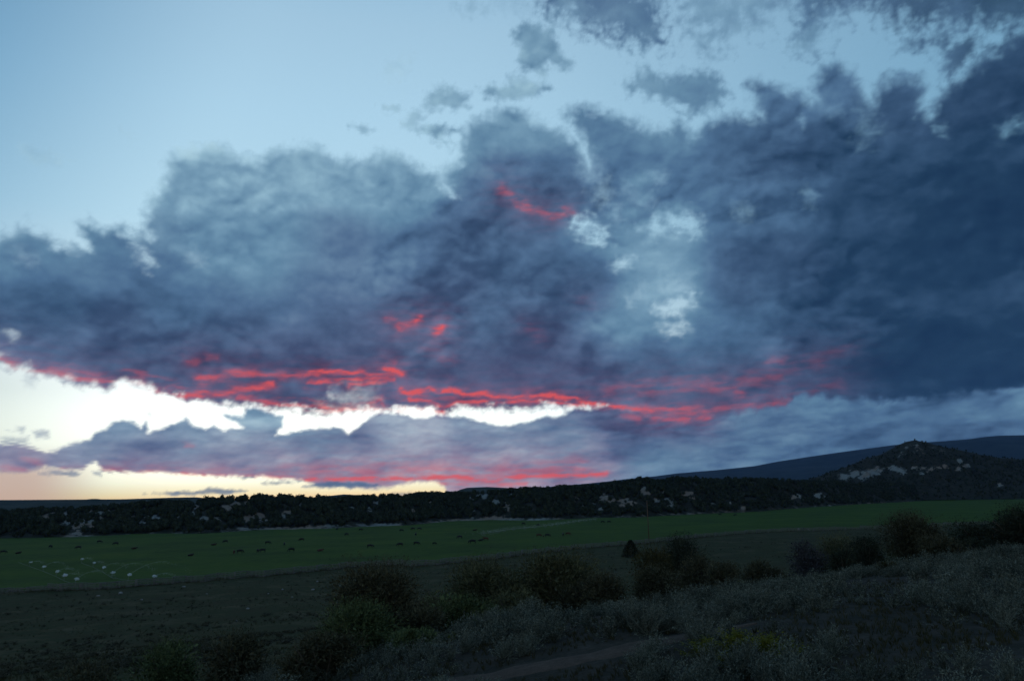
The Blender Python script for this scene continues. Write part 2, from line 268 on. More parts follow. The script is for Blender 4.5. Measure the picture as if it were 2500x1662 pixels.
def sky_fields(A,E):
    """cloud fields over the sky: cover, light, mauve, glow (A = azimuth, E = minus elevation, both in sky units)"""
    w=lambda s,o,sd,an=1.: fbm(A/s,E*an/s,o,sd)
    # slanted coordinates: the wisps lean from upper left to lower right
    U=(A+E*.55)/1.14; V=(E-A*.22)
    n1=fbm(A/150,E/120,5,3); n2=fbm(A/150,E/120,5,11)
    wx=n1*26+fbm(A/42,E/36,4,21)*14; wy=n2*16+fbm(A/42,E/36,4,29)*11
    low=sst(-190,-60,E)   # towards the horizon everything shrinks with distance
    k=1-.45*low
    Aw=A+wx*k; Ew=E+wy*k*(1-.35*low)
    puff=fbm(A/(46-16*low),E/(40-16*low),5,41,ridge=True)      # cauliflower edges
    streak=fbm(U/90,V/17,5,51)
    fine=fbm(A/18,E/13,4,61)
    out=np.maximum(sst(1350,1750,np.abs(A)),sst(-1500,-1750,E)*0+sst(1330,1700,-E))
    # back bank
    m0=0
    db=sdf_poly(A+wx*.16*k,E+wy*.10,P(*BANK))
    cb=sst(-6,6,db+puff*3+fine*3)
    # low veil at the far left
    dd=sdf_poly(A+wx*.5*k,E+wy*.5*k,P(*DECK))
    hw=7+6*sst(-420,-300,E)+15*sst(-150,-700,E)
    cd=sst(-1,1,(dd+puff*9*k+streak*5*k+fine*6)/hw)
    gap=0
    for poly,am,so in GAPS:
        if am<=0: continue
        d=sdf_poly(A+wx*.4,E+wy*.4,P(*poly)); so2=so*2.5 if E is not None else so; gap=np.maximum(gap,am*sst(-so2,so2,d+(puff-.3)*so*1.3+fine*so*1.0+streak*so*1.6))
    cd=cd*(1-gap)
    sm=np.zeros_like(A)
    for poly,am,so in SMALL:
        s=min(1,so/9)
        d=sdf_poly(A+wx*.5*s,E+wy*.5*s,P(*poly)); sm=np.maximum(sm,am*sst(-so*1.5,so*1.5,d+(puff-.2)*so*1.0+streak*so*.8+fine*so*.8))
    # light and hue
    Ld,md=rbf(A+wx*.6,E+wy*.6,TONE,50)
    Lb,mb=rbf(A+wx*.4,E+wy*.3,BTONE,34)
    def bil_(a,e,sd,o=3):
        s=0;am_=1;t_=0
        for i in range(o):
            s=s+am_*np.abs(pnoise(a,e,sd+i)); t_+=am_; am_*=.42; a=a*2.05+3.1; e=e*2.05+7.7
        return s/t_
    hgt=lambda a,e: bil_((a+wx*.8+e*.12)/165,(e+wy*.8)/105,181)
    dl=15.; rel=hgt(A,E)-hgt(A-dl*.55,E-dl)      # lit from the clear sky above
    rel=np.clip(rel*5.,-1,1); crease=hgt(A,E)
    hl=lambda a,e: bil_((a+wx*.6)/105,(e+wy*.4)/40,201); vary=sst(-.25,.25,fbm(A/300,E/200,3,211))
    rel2=np.clip((hl(A,E)-hl(A-4,E-6))*4.5,-1,1); cre2=hl(A,E)
    big=fbm(A/210,E/110,4,71); strk=fbm(U/190,V/60,5,81); lump=fbm(A/70,E/50,5,91,ridge=True)
    hs=fbm(A/260,E/26,5,101); soft=fbm(U/95,V/60,4,171)
    md=np.clip(md*(.80+.2*low)-.11,0,1); am=.45+.55*np.clip(Ld/.5,0,1.3)
    hi=1-.45*np.clip((Ld-.45)*4,0,1); det=(strk*.07*hi+big*.17*hi+lump*.05+soft*.12*hi+fine*.03)*(1-low)+(hs*.10+big*.05+fine*.02)*low
    edge=np.exp(-np.clip(dd,0,1e9)/26)*(1-low)*.10
    Ld=Ld+det*am*.75+(rel*.060+(crease-.27)*.27)*(.30+.75*vary)*am*(1-low)+(rel2*.04+(cre2-.27)*.12)*am*low*1.0+edge*np.clip(Ld*2,0,1)-.015
    Ld=Ld-.0*gap
    eb=np.exp(-np.clip(db,0,1e9)/10)*.10
    bil=fbm((A+wx)/70,(E+wy)/30,5,111,ridge=True); bl2=fbm((A+E)/150,E/40,4,113)
    Lb=Lb+.06*sst(300,-100,A)+rel2*.028+(cre2-.27)*.17+(bil-.25)*.02+bl2*.26+hs*.05+fine*.04+eb*sst(1100,300,A)*0
    def glow(lst,ax,ay,nz):
        g=np.zeros_like(A)
        for pl,wd,st in lst:
            d=dist_line(A+ax,E+ay,P(*pl)); g=np.maximum(g,st*(.62*np.exp(-(d/(wd*1.15))**2)+.38*np.exp(-d/(wd*4.2)))*np.clip(1+nz*1.5,.25,1.3))
        return g
    sn=fbm(A/55,E/11,5,121); ax=fbm(A/40,E/20,4,131)*14; ay=fbm(A/30,E/14,4,141)*9
    gd=glow(GLOW,ax,ay,sn); gb=glow(BGLOW,ax,ay*.5,sn)
    gd=np.maximum(gd,.42*np.exp(-((dd-16)/20)**2)*sst(-.05,.5,sn+.1)*sst(-150,-185,E)*sst(-330,-290,E)*sst(700,350,A)); gd=gd+.16*sst(-330,-240,E)*sst(-150,-250,E)*0
    # composite back to front
    c=cb; L=Lb; m=mb; g=gb
    for cc,LL,mm,gg in ((np.maximum(sm,0),Ld,md,gd*0),(cd,Ld,md,gd)):
        a=cc; cn=a+c*(1-a)
        wgt=np.where(cn>1e-5,a/np.maximum(cn,1e-5),1)
        L=L*(1-wgt)+LL*wgt; m=m*(1-wgt)+mm*wgt; g=g*(1-wgt)+gg*wgt; c=cn
    # outside the view the broken deck simply goes on
    co=sst(-.12,.16,fbm(A/420,E/260,5,151)+.05)
    Lo=.34+fbm(A/300,E/150,5,161)*.18; Lo=Lo-.14*sst(0,1500,A)
    c=c*(1-out)+co*out; L=L*(1-out)+Lo*out; m=m*(1-out)+.15*out; g=g*(1-out)
    return np.clip(c,0,1),np.clip(L,0,1),np.clip(m,0,1),np.clip(g,0,1)
HAZE=2.0e-5
# ------------------------------------------------------------------ helpers
def tag(o,label=None,cat=None,group=None,kind=None):
    if label: o['label']=label
    if cat: o['category']=cat
    if group: o['group']=group
    if kind: o['kind']=kind
    return o
def mesh_np(name,V,F,mat=None,smooth=True):
    """V (n,3), F list of (m,k) index arrays"""
    if not isinstance(F,list): F=[F]
    F=[np.asarray(f,np.int32) for f in F if len(f)]
    me=bpy.data.meshes.new(name)
    me.vertices.add(len(V)); me.vertices.foreach_set('co',np.asarray(V,np.float32).ravel())
    tot=np.concatenate([np.full(len(f),f.shape[1],np.int32) for f in F]); idx=np.concatenate([f.ravel() for f in F])
    st=np.concatenate([[0],np.cumsum(tot)[:-1]]).astype(np.int32)
    me.loops.add(len(idx)); me.loops.foreach_set('vertex_index',idx)
    me.polygons.add(len(tot)); me.polygons.foreach_set('loop_start',st); me.polygons.foreach_set('loop_total',tot)
    if smooth: me.polygons.foreach_set('use_smooth',np.ones(len(tot),bool))
    me.update(calc_edges=True)
    if mat: me.materials.append(mat)
    return me
def obj(name,me,parent=None,loc=(0,0,0),rz=0,sc_=1):
    o=bpy.data.objects.new(name,me); COL.objects.link(o)
    if parent: o.parent=parent
    o.location=loc; o.rotation_euler=(0,0,rz)
    o.scale=(sc_,)*3 if np.isscalar(sc_) else sc_
    return o
def attr(me,name,val):
    a=me.attributes.new(name,'FLOAT','POINT'); a.data.foreach_set('value',np.asarray(val,np.float32).ravel())
def grid_faces(nu,nv,off=0):
    i=np.arange(nu-1)[:,None]*nv+np.arange(nv-1)[None,:]; i=i.ravel()+off
    return np.stack([i,i+1,i+nv+1,i+nv],1)
def mat(name,fn,rough=.9,spec=.15):
    m=bpy.data.materials.new(name); m.use_nodes=True; t=NT(m.node_tree); b=m.node_tree.nodes['Principled BSDF']
    b.inputs['Roughness'].default_value=rough; b.inputs['Specular IOR Level'].default_value=spec
    c=fn(t,b)
    if c is not None: t.put(b.inputs['Base Color'],c)
    return m
def foliage(name,dark,light,scale=1.2,transl=0.):
    def f(t,b):
        g=t.n('ShaderNodeNewGeometry'); oi=t.n('ShaderNodeObjectInfo')
        nz=t.noise(g.outputs['Position'],scale,3)
        f1=t.math('ADD',t.math('MULTIPLY',g.outputs['Random Per Island'],.55),t.math('MULTIPLY',nz,.7))
        f1=t.math('ADD',f1,t.math('MULTIPLY',oi.outputs['Random'],.15))
        return t.mix(t.rng(f1,.35,1.15),(*dark,1),(*light,1))
    return mat(name,f,.85,.1)
def bump(t,b,h,strength=.4,dist=.1):
    n=t.n('ShaderNodeBump'); n.inputs['Strength'].default_value=strength; n.inputs['Distance'].default_value=dist
    t.put(n.inputs['Height'],h); t.L.new(n.outputs[0],b.inputs['Normal'])
def attrnode(t,name): 
    n=t.n('ShaderNodeAttribute'); n.attribute_name=name; return n.outputs['Fac']

# ------------------------------------------------------------------ terrain shape
# the road runs along (.84,.545); s is the distance away from it, r the distance along it
def sr(x,y): return -.545*x+.84*y, .84*x+.545*y
_S=np.array([-60,-4,0,4,8,12,16,19,23,28,34,42,60,85,110,140,180,230]); _Z=np.array([15.2,15.2,15.15,14.95,14.72,14.45,14.12,13.75,12.9,11.9,10.9,9.6,6.9,3.9,2.1,.8,.2,0])
_ss=np.arange(-60,300,.5); _zz=np.interp(_ss,_S,_Z); _k=np.hanning(13); _k/=_k.sum(); _zz=np.convolve(np.pad(_zz,6,mode='edge'),_k,'valid')
def G(x,y):
    x=np.asarray(x,float); y=np.asarray(y,float)
    s,r=sr(x,y); z=np.interp(s,_ss,_zz)
    zo=np.interp(r,[-40,0,6,9,12,20,31,40,80,200],[-2.,-1.7,-1.15,-.8,-.32,-.15,-.1,.25,.7,1.0])*sst(62,24,s)*sst(2,10,s)
    far=sst(30,120,np.hypot(x,y))
    z=z+zo+fbm(x/9,y/9,3,5)*.35*sst(6,30,s)*(1-far*.3)+fbm(x/45,y/45,3,15)*1.1*sst(20,80,s)*sst(260,120,s)*.6
    z=z+fbm(x/2.2,y/2.2,3,9)*.07*(1-far)
    return z
def hit(px,py):
    """where the line of sight through a point of the photograph meets the ground"""
    d=px_dir(px,py); t=np.concatenate([np.arange(4,60,.1),np.arange(60,2500,.5)])
    X=d[0]*t;Y=d[1]*t;Z=CAM_Z+d[2]*t
    u=np.nonzero(Z<G(X,Y))[0]; i=u[0] if len(u) else len(t)-1
    return X[i],Y[i]
def at(px,dist,py=1200):
    d=px_dir(px,py); h=math.hypot(d[0],d[1]); return d[0]/h*dist,d[1]/h*dist
def topz(px,py,dist):
    d=px_dir(px,py); return CAM_Z+d[2]/math.hypot(d[0],d[1])*dist
def azf(px,py=1210): d=px_dir(px,py); return np.arctan2(d[...,0],d[...,1])
def elt(px,py): d=px_dir(px,py); return d[...,2]/np.hypot(d[...,0],d[...,1])
def xy2px(X,Y,Z):
    """inverse of px_dir for points"""
    z=Z-CAM_Z; cp,sp=math.cos(PITCH),math.sin(PITCH)
    f=Y*cp+z*sp; up=-Y*sp+z*cp; X_=X/f; Y_=up/f
    c,s=math.cos(ROLL),math.sin(ROLL); xc=X_*c-Y_*s; yc=X_*s+Y_*c
    return 1250+xc*F_PX, 831-yc*F_PX
FENCE_PX=[(-420,1462),(-150,1455),(0,1448),(60,1444),(200,1440),(300,1434),(420,1424),(520,1416),(600,1409),(700,1401),(800,1391),(870,1384),(950,1380),(1000,1382),(1060,1380),(1120,1372),(1200,1365),(1300,1352),(1400,1340),(1460,1335),(1560,1328),(1700,1312),(1800,1304),(1880,1299),(1960,1296),(2070,1293),(2180,1288),(2400,1280),(2700,1272)]
FXY=np.array([hit(*p) for p in FENCE_PX]); FAZ=np.arctan2(FXY[:,0],FXY[:,1]); FD=np.hypot(FXY[:,0],FXY[:,1])
EDGE_PX=[(-420,1335),(-150,1325),(0,1313),(120,1311),(200,1309),(350,1302),(500,1301),(640,1292),(800,1289),(900,1284),(1000,1281),(1100,1271),(1200,1268),(1300,1270),(1450,1263),(1550,1262),(1700,1254),(1850,1248),(2000,1236),(2200,1225),(2400,1213),(2500,1211),(2700,1207)]
_e=np.array(EDGE_PX,float); EAZ=azf(_e[:,0],_e[:,1]); ED=CAM_Z/-elt(_e[:,0],_e[:,1])
def d_edge(az): return np.interp(az,EAZ,ED)
def d_fence(az): return np.interp(az,FAZ,FD)

# ------------------------------------------------------------------ ground sheet
def c_ground(t,b):
    p=t.n('ShaderNodeNewGeometry').outputs['Position']
    s=t.vmath('DOT_PRODUCT',p,(-.545,.84,0.))
    stretch=t.vmath('MULTIPLY',p,(1,1,.2))
    n1=t.noise(stretch,.12,5); n2=t.noise(stretch,1.1,5,.65); n3=t.noise(stretch,7.,4,.7)
    rangec=t.ramp(t.math('ADD',t.math('MULTIPLY',n1,.6),t.math('MULTIPLY',n2,.4)),[(.34,(.018,.024,.007)),(.43,(.042,.036,.012)),(.50,(.026,.035,.010)),(.57,(.058,.050,.020)),(.68,(.085,.075,.045))])
    bank=t.ramp(t.math('ADD',t.math('MULTIPLY',n2,.6),t.math('MULTIPLY',n3,.4)),[(.32,(.020,.022,.016)),(.5,(.042,.036,.027)),(.68,(.080,.064,.050))])
    verge=t.ramp(n3,[(.3,(.022,.019,.012)),(.7,(.048,.038,.025))])
    c=t.mix(t.rng(t.math('ADD',s,t.math('MULTIPLY',n2,6)),22,30),bank,rangec)
    c=t.mix(t.rng(t.math('ADD',s,t.math('MULTIPLY',n2,3)),8.,5.5),c,verge)
    bump(t,b,t.math('ADD',n3,t.math('MULTIPLY',n2,2)),.5,.12)
    return c
M_GROUND=mat('rangeland_soil',c_ground,.95,.1)
azs=np.concatenate([np.arange(-180,-42,4),np.arange(-42,44,.22),np.arange(44,181,4)]); azs[-1]=180
rad=np.concatenate([[0.5,1.5,3],np.geomspace(4,320,210),np.geomspace(330,12500,60)])
A_,D_=np.meshgrid(np.radians(azs),rad,indexing='ij'); X=np.sin(A_)*D_; Y=np.cos(A_)*D_
Z=G(X,Y); inside=sst(1.02,1.06,D_/d_fence(A_))*(D_<d_edge(A_)*.985); Z=Z-.7*inside*(np.abs(A_)<.8)
Z=np.where(D_>d_edge(A_)*1.02,Z-1.5,Z)
gm=mesh_np('ground',np.stack([X,Y,Z],-1).reshape(-1,3),grid_faces(*X.shape),M_GROUND)
g_o=tag(obj('ground',gm),kind='structure'); g_o['label']='dark rangeland sloping down from the road'
# ------------------------------------------------------------------ pasture
def c_past(t,b):
    p=t.n('ShaderNodeNewGeometry').outputs['Position']
    n1=t.noise(p,.03,4); n2=t.noise(p,.35,5,.6); n3=t.noise(p,3.,3)
    m=t.math('ADD',t.math('MULTIPLY',n1,.55),t.math('MULTIPLY',n2,.45))
    bump(t,b,n3,.5,.15)
    dry=t.math('MULTIPLY',t.rng(t.math('ADD',t.vmath('DOT_PRODUCT',p,(.92,-.39,0.)),t.math('MULTIPLY',n1,120)),120,420),.8)
    lush=t.ramp(m,[(.36,(.029,.058,.011)),(.46,(.038,.076,.013)),(.56,(.050,.096,.014)),(.64,(.070,.104,.016)),(.74,(.075,.098,.026))])
    lush=t.vmath('MULTIPLY',lush,(.93,.90,.62))
    return t.mix(dry,lush,t.ramp(n2,[(.35,(.026,.034,.010)),(.65,(.052,.052,.018))]))
M_PAST=mat('pasture_grass',c_past,.95,.08)
pa=np.radians(np.arange(-46,50,.2)); pv=np.linspace(0,1,70)
PA,PV=np.meshgrid(pa,pv,indexing='ij'); wig=1+fbm(PA*60,PA*0+3,4,7)*.012
D0=d_fence(PA)*1.012; D1=d_edge(PA)*wig; PD=D0*(D1/D0)**PV
PX_,PY_=np.sin(PA)*PD,np.cos(PA)*PD; PZ=G(PX_,PY_)+.06+fbm(PX_/30,PY_/30,3,33)*.5*np.sin(PV*math.pi)
PZ[:,0]-=.3
tag(obj('pasture',mesh_np('pasture',np.stack([PX_,PY_,PZ],-1).reshape(-1,3),grid_faces(*PA.shape),M_PAST)),kind='structure')
def PG(x,y):
    az=math.atan2(x,y); d=math.hypot(x,y); v=math.log(d/(d_fence(az)*1.012))/math.log(d_edge(az)/(d_fence(az)*1.012)); v=min(max(v,0),1)
    return float(G(x,y)+.06+fbm(np.array(x/30.),np.array(y/30.),3,33)*.5*math.sin(v*math.pi))
# ------------------------------------------------------------------ juniper hill
TOP_PX=[(-420,1272),(-150,1266),(0,1258),(100,1252),(200,1247),(350,1240),(480,1234),(540,1226),(560,1223),(650,1221),(800,1225),(900,1220),(1000,1215),(1100,1212),(1200,1206),(1280,1200),(1400,1196),(1500,1184),(1600,1177),(1700,1175),(1850,1175),(1950,1179),(2100,1186),(2300,1182),(2450,1176),(2700,1172)]
_t=np.array(TOP_PX,float); TAZ=azf(_t[:,0],_t[:,1]); TEL=elt(_t[:,0],_t[:,1])
def hill_pt(az,v):
    """v 0 at the foot, 1 at the crest, 1.3 down the back"""
    d0=d_edge(az)*(.985+fbm(az*60,az*0+3,4,7)*.012); L=150+60*fbm(az*9,az*0,3,44)
    d=d0+L*v
    zt=CAM_Z+np.interp(az,TAZ,TEL)*(d0+L)
    z0=G(np.sin(az)*d0,np.cos(az)*d0)-.1
    f=np.where(v<1,np.sin(np.clip(v,0,1)*math.pi/2)**1.15,1-.75*(v-1))
    x,y=np.sin(az)*d,np.cos(az)*d
    lump=fbm(x/38,y/55,4,55)*5.0*np.clip(v*3,0,1)*np.clip((1.05-v)*3,.12,1)*np.clip((zt-z0)/16,.3,1.6)
    return x,y,z0+(zt-z0)*f+lump
BARE=[(110,1262,12),(130,1250,9),(160,1252,8),(165,1272,10),(150,1283,9),(185,1285,11),(190,1300,8),(205,1275,18),(225,1278,16),(240,1250,10),(245,1262,7),(258,1245,8),(190,1243,9),(275,1276,8),(220,1247,6),(325,1262,9),(350,1275,7),(355,1260,8),(380,1262,9),(372,1275,5),(430,1262,7),(465,1228,12),(480,1236,8),(475,1252,7),(500,1265,12),(528,1262,9),(550,1236,9),(575,1228,10),(560,1242,9),(600,1226,8),(530,1270,7),(610,1262,15),(632,1258,13),(645,1272,10),(600,1268,8),(690,1258,9),(700,1250,8),(695,1266,6),(735,1232,6),(850,1232,7),(862,1240,7),(840,1250,5),(900,1240,6),(920,1226,8),(965,1228,8),(905,1248,5),(1008,1245,8),(1045,1224,8),(1150,1215,8),(1172,1208,6),(1210,1225,11),(1240,1230,8),(1235,1242,8),(1150,1246,6),(1255,1212,9),(1185,1210,7),(1355,1228,8),(1405,1217,9),(1420,1235,8),(1360,1230,7),(1475,1215,12),(1490,1225,10),(1470,1240,7),(1450,1230,6),(1523,1222,12),(1540,1228,10),(1520,1232,9),(1570,1195,10),(1580,1205,9),(1605,1220,9),(1635,1220,12),(1640,1232,9),(1675,1205,14),(1690,1218,9),(1625,1200,6),(1745,1230,7),(1785,1228,6),(1815,1238,6),(1600,1235,6),(1945,1212,10),(2000,1210,12)]
def bare_mask(px,py):
    m=np.zeros_like(px); w1=fbm(px/16,py/11,3,66)*12; w2=fbm(px/16,py/11,3,67)*9
    for bx,by,br in BARE: m=np.maximum(m,np.exp(-((px+w1-bx)**2/(br*1.25)**2+(py+w2-by)**2/(br*.7)**2)))
    foot=np.interp(px,[0,80,150,210,260,330,500,600,700,760,860,900,950,1000,1060,1150,1200,1290,1310,1340,1400,1480,1520,1700,1900,2100,2400],[.2,.3,.7,.9,.3,.6,.55,.8,1,.9,.6,.9,1,.5,.8,.9,1,.9,1,.8,.3,.7,.6,.7,.5,.6,.5])
    return m,foot
ha=np.radians(np.arange(-46,50,.08)); hv=np.concatenate([np.linspace(0,1,60),[1.06,1.15,1.3,1.8]])
HA,HV=np.meshgrid(ha,hv,indexing='ij'); hx,hy,hz=hill_pt(HA,HV)
hz[:,-1]-=6
ppx,ppy=xy2px(hx,hy,hz); bm,ft=bare_mask(ppx,ppy); ftm=ft*sst(.14,.04,HV+fbm(HA*200,HV*4,3,70)*.07)
def c_hill(t,b):
    p=t.n('ShaderNodeNewGeometry').outputs['Position']
    bare=attrnode(t,'bare'); n1=t.noise(p,.12,5,.65); n2=t.noise(p,.9,4); n0=t.noise(p,.02,3)
    brush=t.ramp(n1,[(.35,(.014,.016,.010)),(.6,(.030,.029,.021)),(.78,(.055,.05,.04))])
    pale=t.mix(t.rng(n0,.42,.58),(.24,.245,.225,1),(.26,.19,.145,1)); pale=t.mix(t.rng(n2,.3,.7),t.vmath('SCALE',pale,.7),pale)
    m=t.rng(t.math('ADD',bare,t.math('MULTIPLY',t.math('SUBTRACT',n1,.5),1.5)),.40,.75)
    return t.mix(m,brush,pale)
M_HILL=mat('hill_soil',c_hill,.95,.1)
hm=mesh_np('hill',np.stack([hx,hy,hz],-1).reshape(-1,3),grid_faces(*HA.shape),M_HILL); attr(hm,'bare',np.maximum(bm,ftm*.75))
tag(obj('hill',hm),kind='structure')
# ------------------------------------------------------------------ far ridges and the mountain
def ridge(name,pxs,dist,depth,base,m,amp=1.,seed=0,spk=None):
    a=np.array(pxs,float); ra=azf(a[:,0],a[:,1]); re=elt(a[:,0],a[:,1])
    aa=np.linspace(ra[0],ra[-1],900); vv=np.concatenate([np.linspace(-1,0,26),np.linspace(.06,1,8)])
    AA,VV=np.meshgrid(aa,vv,indexing='ij'); Dd=dist+depth*VV
    zt=CAM_Z+np.interp(AA,ra,re)*dist+(fbm(AA*500,AA*0,3,seed+4)*.6*dist/2500 if spk is None else fbm(AA*900,AA*0,3,seed)*spk)
    prof=np.where(VV<0,(1+VV)**.8,1-VV*VV*.7); x=np.sin(AA)*Dd; y=np.cos(AA)*Dd
    z=base+(zt-base)*prof+fbm(x/(depth*.22),y/(depth*.4),4,seed)*amp*np.clip(-VV*4,0,1)*np.clip((1+VV)*4,0,1)
    o=obj(name,mesh_np(name,np.stack([x,y,z],-1).reshape(-1,3),grid_faces(*AA.shape),m)); return tag(o,kind='structure')
def c_far(a_,b_):
    def f(t,b):
        p=t.n('ShaderNodeNewGeometry').outputs['Position']; return t.mix(t.rng(t.noise(p,.006,6,.65),.35,.65),(*a_,1),(*b_,1))
    return f
M_FARH=mat('far_hill_scrub',c_far((.03,.04,.035),(.05,.06,.05)),1.,.05); M_MTN=mat('mountain_forest',c_far((.022,.036,.042),(.034,.05,.056)),1.,.05)
ridge('distant_hills',[(-700,1226),(-200,1222),(0,1220),(300,1218),(420,1214),(480,1213),(560,1221),(700,1222),(755,1217),(800,1210),(840,1206),(880,1208),(920,1214),(1000,1214),(1080,1208),(1108,1203),(1122,1195),(1140,1190),(1190,1188),(1250,1191),(1290,1199),(1400,1203),(1500,1206),(2000,1206)],2300,700,-5,M_FARH,14,200)
ridge('mountain',[(1150,1206),(1250,1197),(1325,1189),(1420,1181),(1480,1175),(1526,1169),(1600,1162),(1653,1155),(1750,1147),(1844,1137),(1900,1126),(1960,1117),(2020,1108),(2077,1100),(2130,1093),(2183,1086),(2250,1080),(2310,1076),(2370,1071),(2405,1066),(2440,1063),(2500,1062),(2700,1056),(3100,1080)],8000,2600,-5,M_MTN,60,300)
# ------------------------------------------------------------------ butte
BD=1500.; bax,bay=at(2252,BD); bn=np.array([bax,bay])/BD; bt=np.array([bn[1],-bn[0]])
BP=[(1880,1190),(1960,1183),(2024,1172),(2060,1158),(2103,1141),(2150,1118),(2183,1107),(2200,1096),(2215,1086),(2233,1077),(2250,1073),(2278,1082),(2300,1090),(2331,1099),(2365,1110),(2395,1118),(2440,1124),(2500,1137),(2600,1158),(2750,1180)]
_b=np.array(BP,float); bu=(_b[:,0]-2252)/F_PX*BD*1.02; bz=CAM_Z+elt(_b[:,0],_b[:,1])*BD
uu=np.linspace(bu[0],bu[-1],420); ww=np.linspace(-1,1,110); UU,WW=np.meshgrid(uu,ww,indexing='ij')
depth=330.
xx=bax+bt[0]*UU+bn[0]*WW*depth; yy=bay+bt[1]*UU+bn[1]*WW*depth
zt=np.interp(UU,bu,bz); zc=(zt+1)*(1-np.abs(WW)**1.25*.98)-1
gul=fbm(UU/26+WW*2,WW*2.2,4,77,ridge=True)*4.5*np.clip(np.abs(WW)*5,0,1)*np.clip((1-np.abs(WW))*3,0,1)
zz_=zc+gul*np.clip(zc/30,0,1)
bqx,bqy=xy2px(xx,yy,zz_)
BB=[(2060,1163,14,.5),(2085,1157,16,.5),(2110,1158,15,.5),(2130,1152,18,.5),(2148,1146,12,.6),(2105,1168,9,.5),(2180,1142,14,.4),(2195,1146,14,.4),(2205,1152,8,.5),(2230,1142,8,.4),(2255,1143,12,.4),(2270,1147,9,.5),(2288,1140,8,.6),(2248,1155,7,.5),(2308,1140,6,1),(2362,1137,10,.4),(2345,1125,8,.8),(2215,1092,12,.6),(2235,1088,12,.6),(2240,1098,12,.6),(2252,1105,7,1),(2205,1106,9,.7),(2280,1092,9,.35),(2298,1099,12,.35),(2315,1104,9,.35),(2195,1112,7,.6),(2440,1184,6,.8),(2340,1143,6,.5)]
bb=np.zeros_like(bqx); w1=fbm(bqx/14,bqy/9,3,86)*12; w2=fbm(bqx/14,bqy/9,3,87)*8
for bx,by,br,asp in BB: bb=np.maximum(bb,(.62 if by<1113 else 1.)*np.exp(-((bqx+w1-bx)**2/(br*1.2)**2+(bqy+w2-by)**2/(br*asp*1.3)**2)))
bme=mesh_np('butte',np.stack([xx,yy,zz_],-1).reshape(-1,3),grid_faces(*UU.shape)[:,::-1],M_HILL); attr(bme,'bare',bb*.95*(WW<.02))
tag(obj('butte',bme),kind='structure')
# ------------------------------------------------------------------ clouds
def cols(stops): return [(p,lin(c)) for p,c in stops]
m=bpy.data.materials.new('cloud_vapour'); m.use_nodes=True; t=NT(m.node_tree); m.node_tree.nodes.clear()
p=t.n('ShaderNodeNewGeometry').outputs['Position']; d=t.vmath('NORMALIZE',p); ds=t.vmath('MULTIPLY',d,(1,1,1.7))
n1=t.noise(ds,34.,5,.6); n2=t.noise(ds,120.,4,.6)
cov=attrnode(t,'cover'); L=attrnode(t,'light'); mv=attrnode(t,'mauve'); gl=attrnode(t,'afterglow')
ed=t.math('MULTIPLY',t.math('MULTIPLY',cov,t.math('SUBTRACT',1.,cov)),4.)
nn=t.math('ADD',t.math('MULTIPLY',t.math('SUBTRACT',n1,.5),.5),t.math('MULTIPLY',t.math('SUBTRACT',n2,.5),.28))
cov2=t.math('ADD',cov,t.math('MULTIPLY',ed,nn),clamp=True)
L2=t.math('ADD',L,t.math('MULTIPLY',t.math('SUBTRACT',n1,.5),.10))
blue=t.ramp(L2,cols([(0,(22,48,78)),(.12,(33,61,90)),(.25,(55,84,116)),(.4,(78,112,146)),(.55,(98,136,165)),(.7,(118,156,182)),(.85,(144,182,203)),(1,(172,208,224))]))
mauve=t.ramp(L2,cols([(0,(46,48,80)),(.25,(74,78,112)),(.4,(98,104,138)),(.55,(134,130,160)),(.7,(164,156,178)),(.85,(190,184,198)),(1,(215,208,214))]))
c=t.mix(mv,blue,mauve)
g2=t.math('MULTIPLY',t.math('POWER',gl,1.3),.84); c=t.mix(g2,c,lin((238,90,86)))
em=t.n('ShaderNodeEmission'); t.L.new(c,em.inputs[0]); tr=t.n('ShaderNodeBsdfTransparent'); ms=t.n('ShaderNodeMixShader')
t.L.new(cov2,ms.inputs[0]); t.L.new(tr.outputs[0],ms.inputs[1]); t.L.new(em.outputs[0],ms.inputs[2])
out=t.n('ShaderNodeOutputMaterial'); t.L.new(ms.outputs[0],out.inputs[0])
try: m.cycles.emission_sampling='NONE'
except Exception: pass
ca=np.concatenate([np.arange(-180,-41,3.),np.arange(-41,41,.1),np.arange(41,180.1,3.)]); ce=np.concatenate([np.arange(-1.5,46,.1),np.arange(46,89,3.),[89.9]])
CA,CE=np.meshgrid(ca,ce,indexing='ij'); f_=sky_fields(CA*SP,-CE*SP)
RD=32000.; ar,er=np.radians(CA),np.radians(CE)
cm=mesh_np('clouds',np.stack([np.sin(ar)*np.cos(er)*RD,np.cos(ar)*np.cos(er)*RD,np.sin(er)*RD+CAM_Z],-1).reshape(-1,3),grid_faces(*CA.shape),m)
for nme,val in zip(('cover','light','mauve','afterglow'),f_): attr(cm,nme,val)
tag(obj('clouds',cm),'heavy blue-grey evening clouds with red lit undersides over the valley','clouds',kind='stuff')
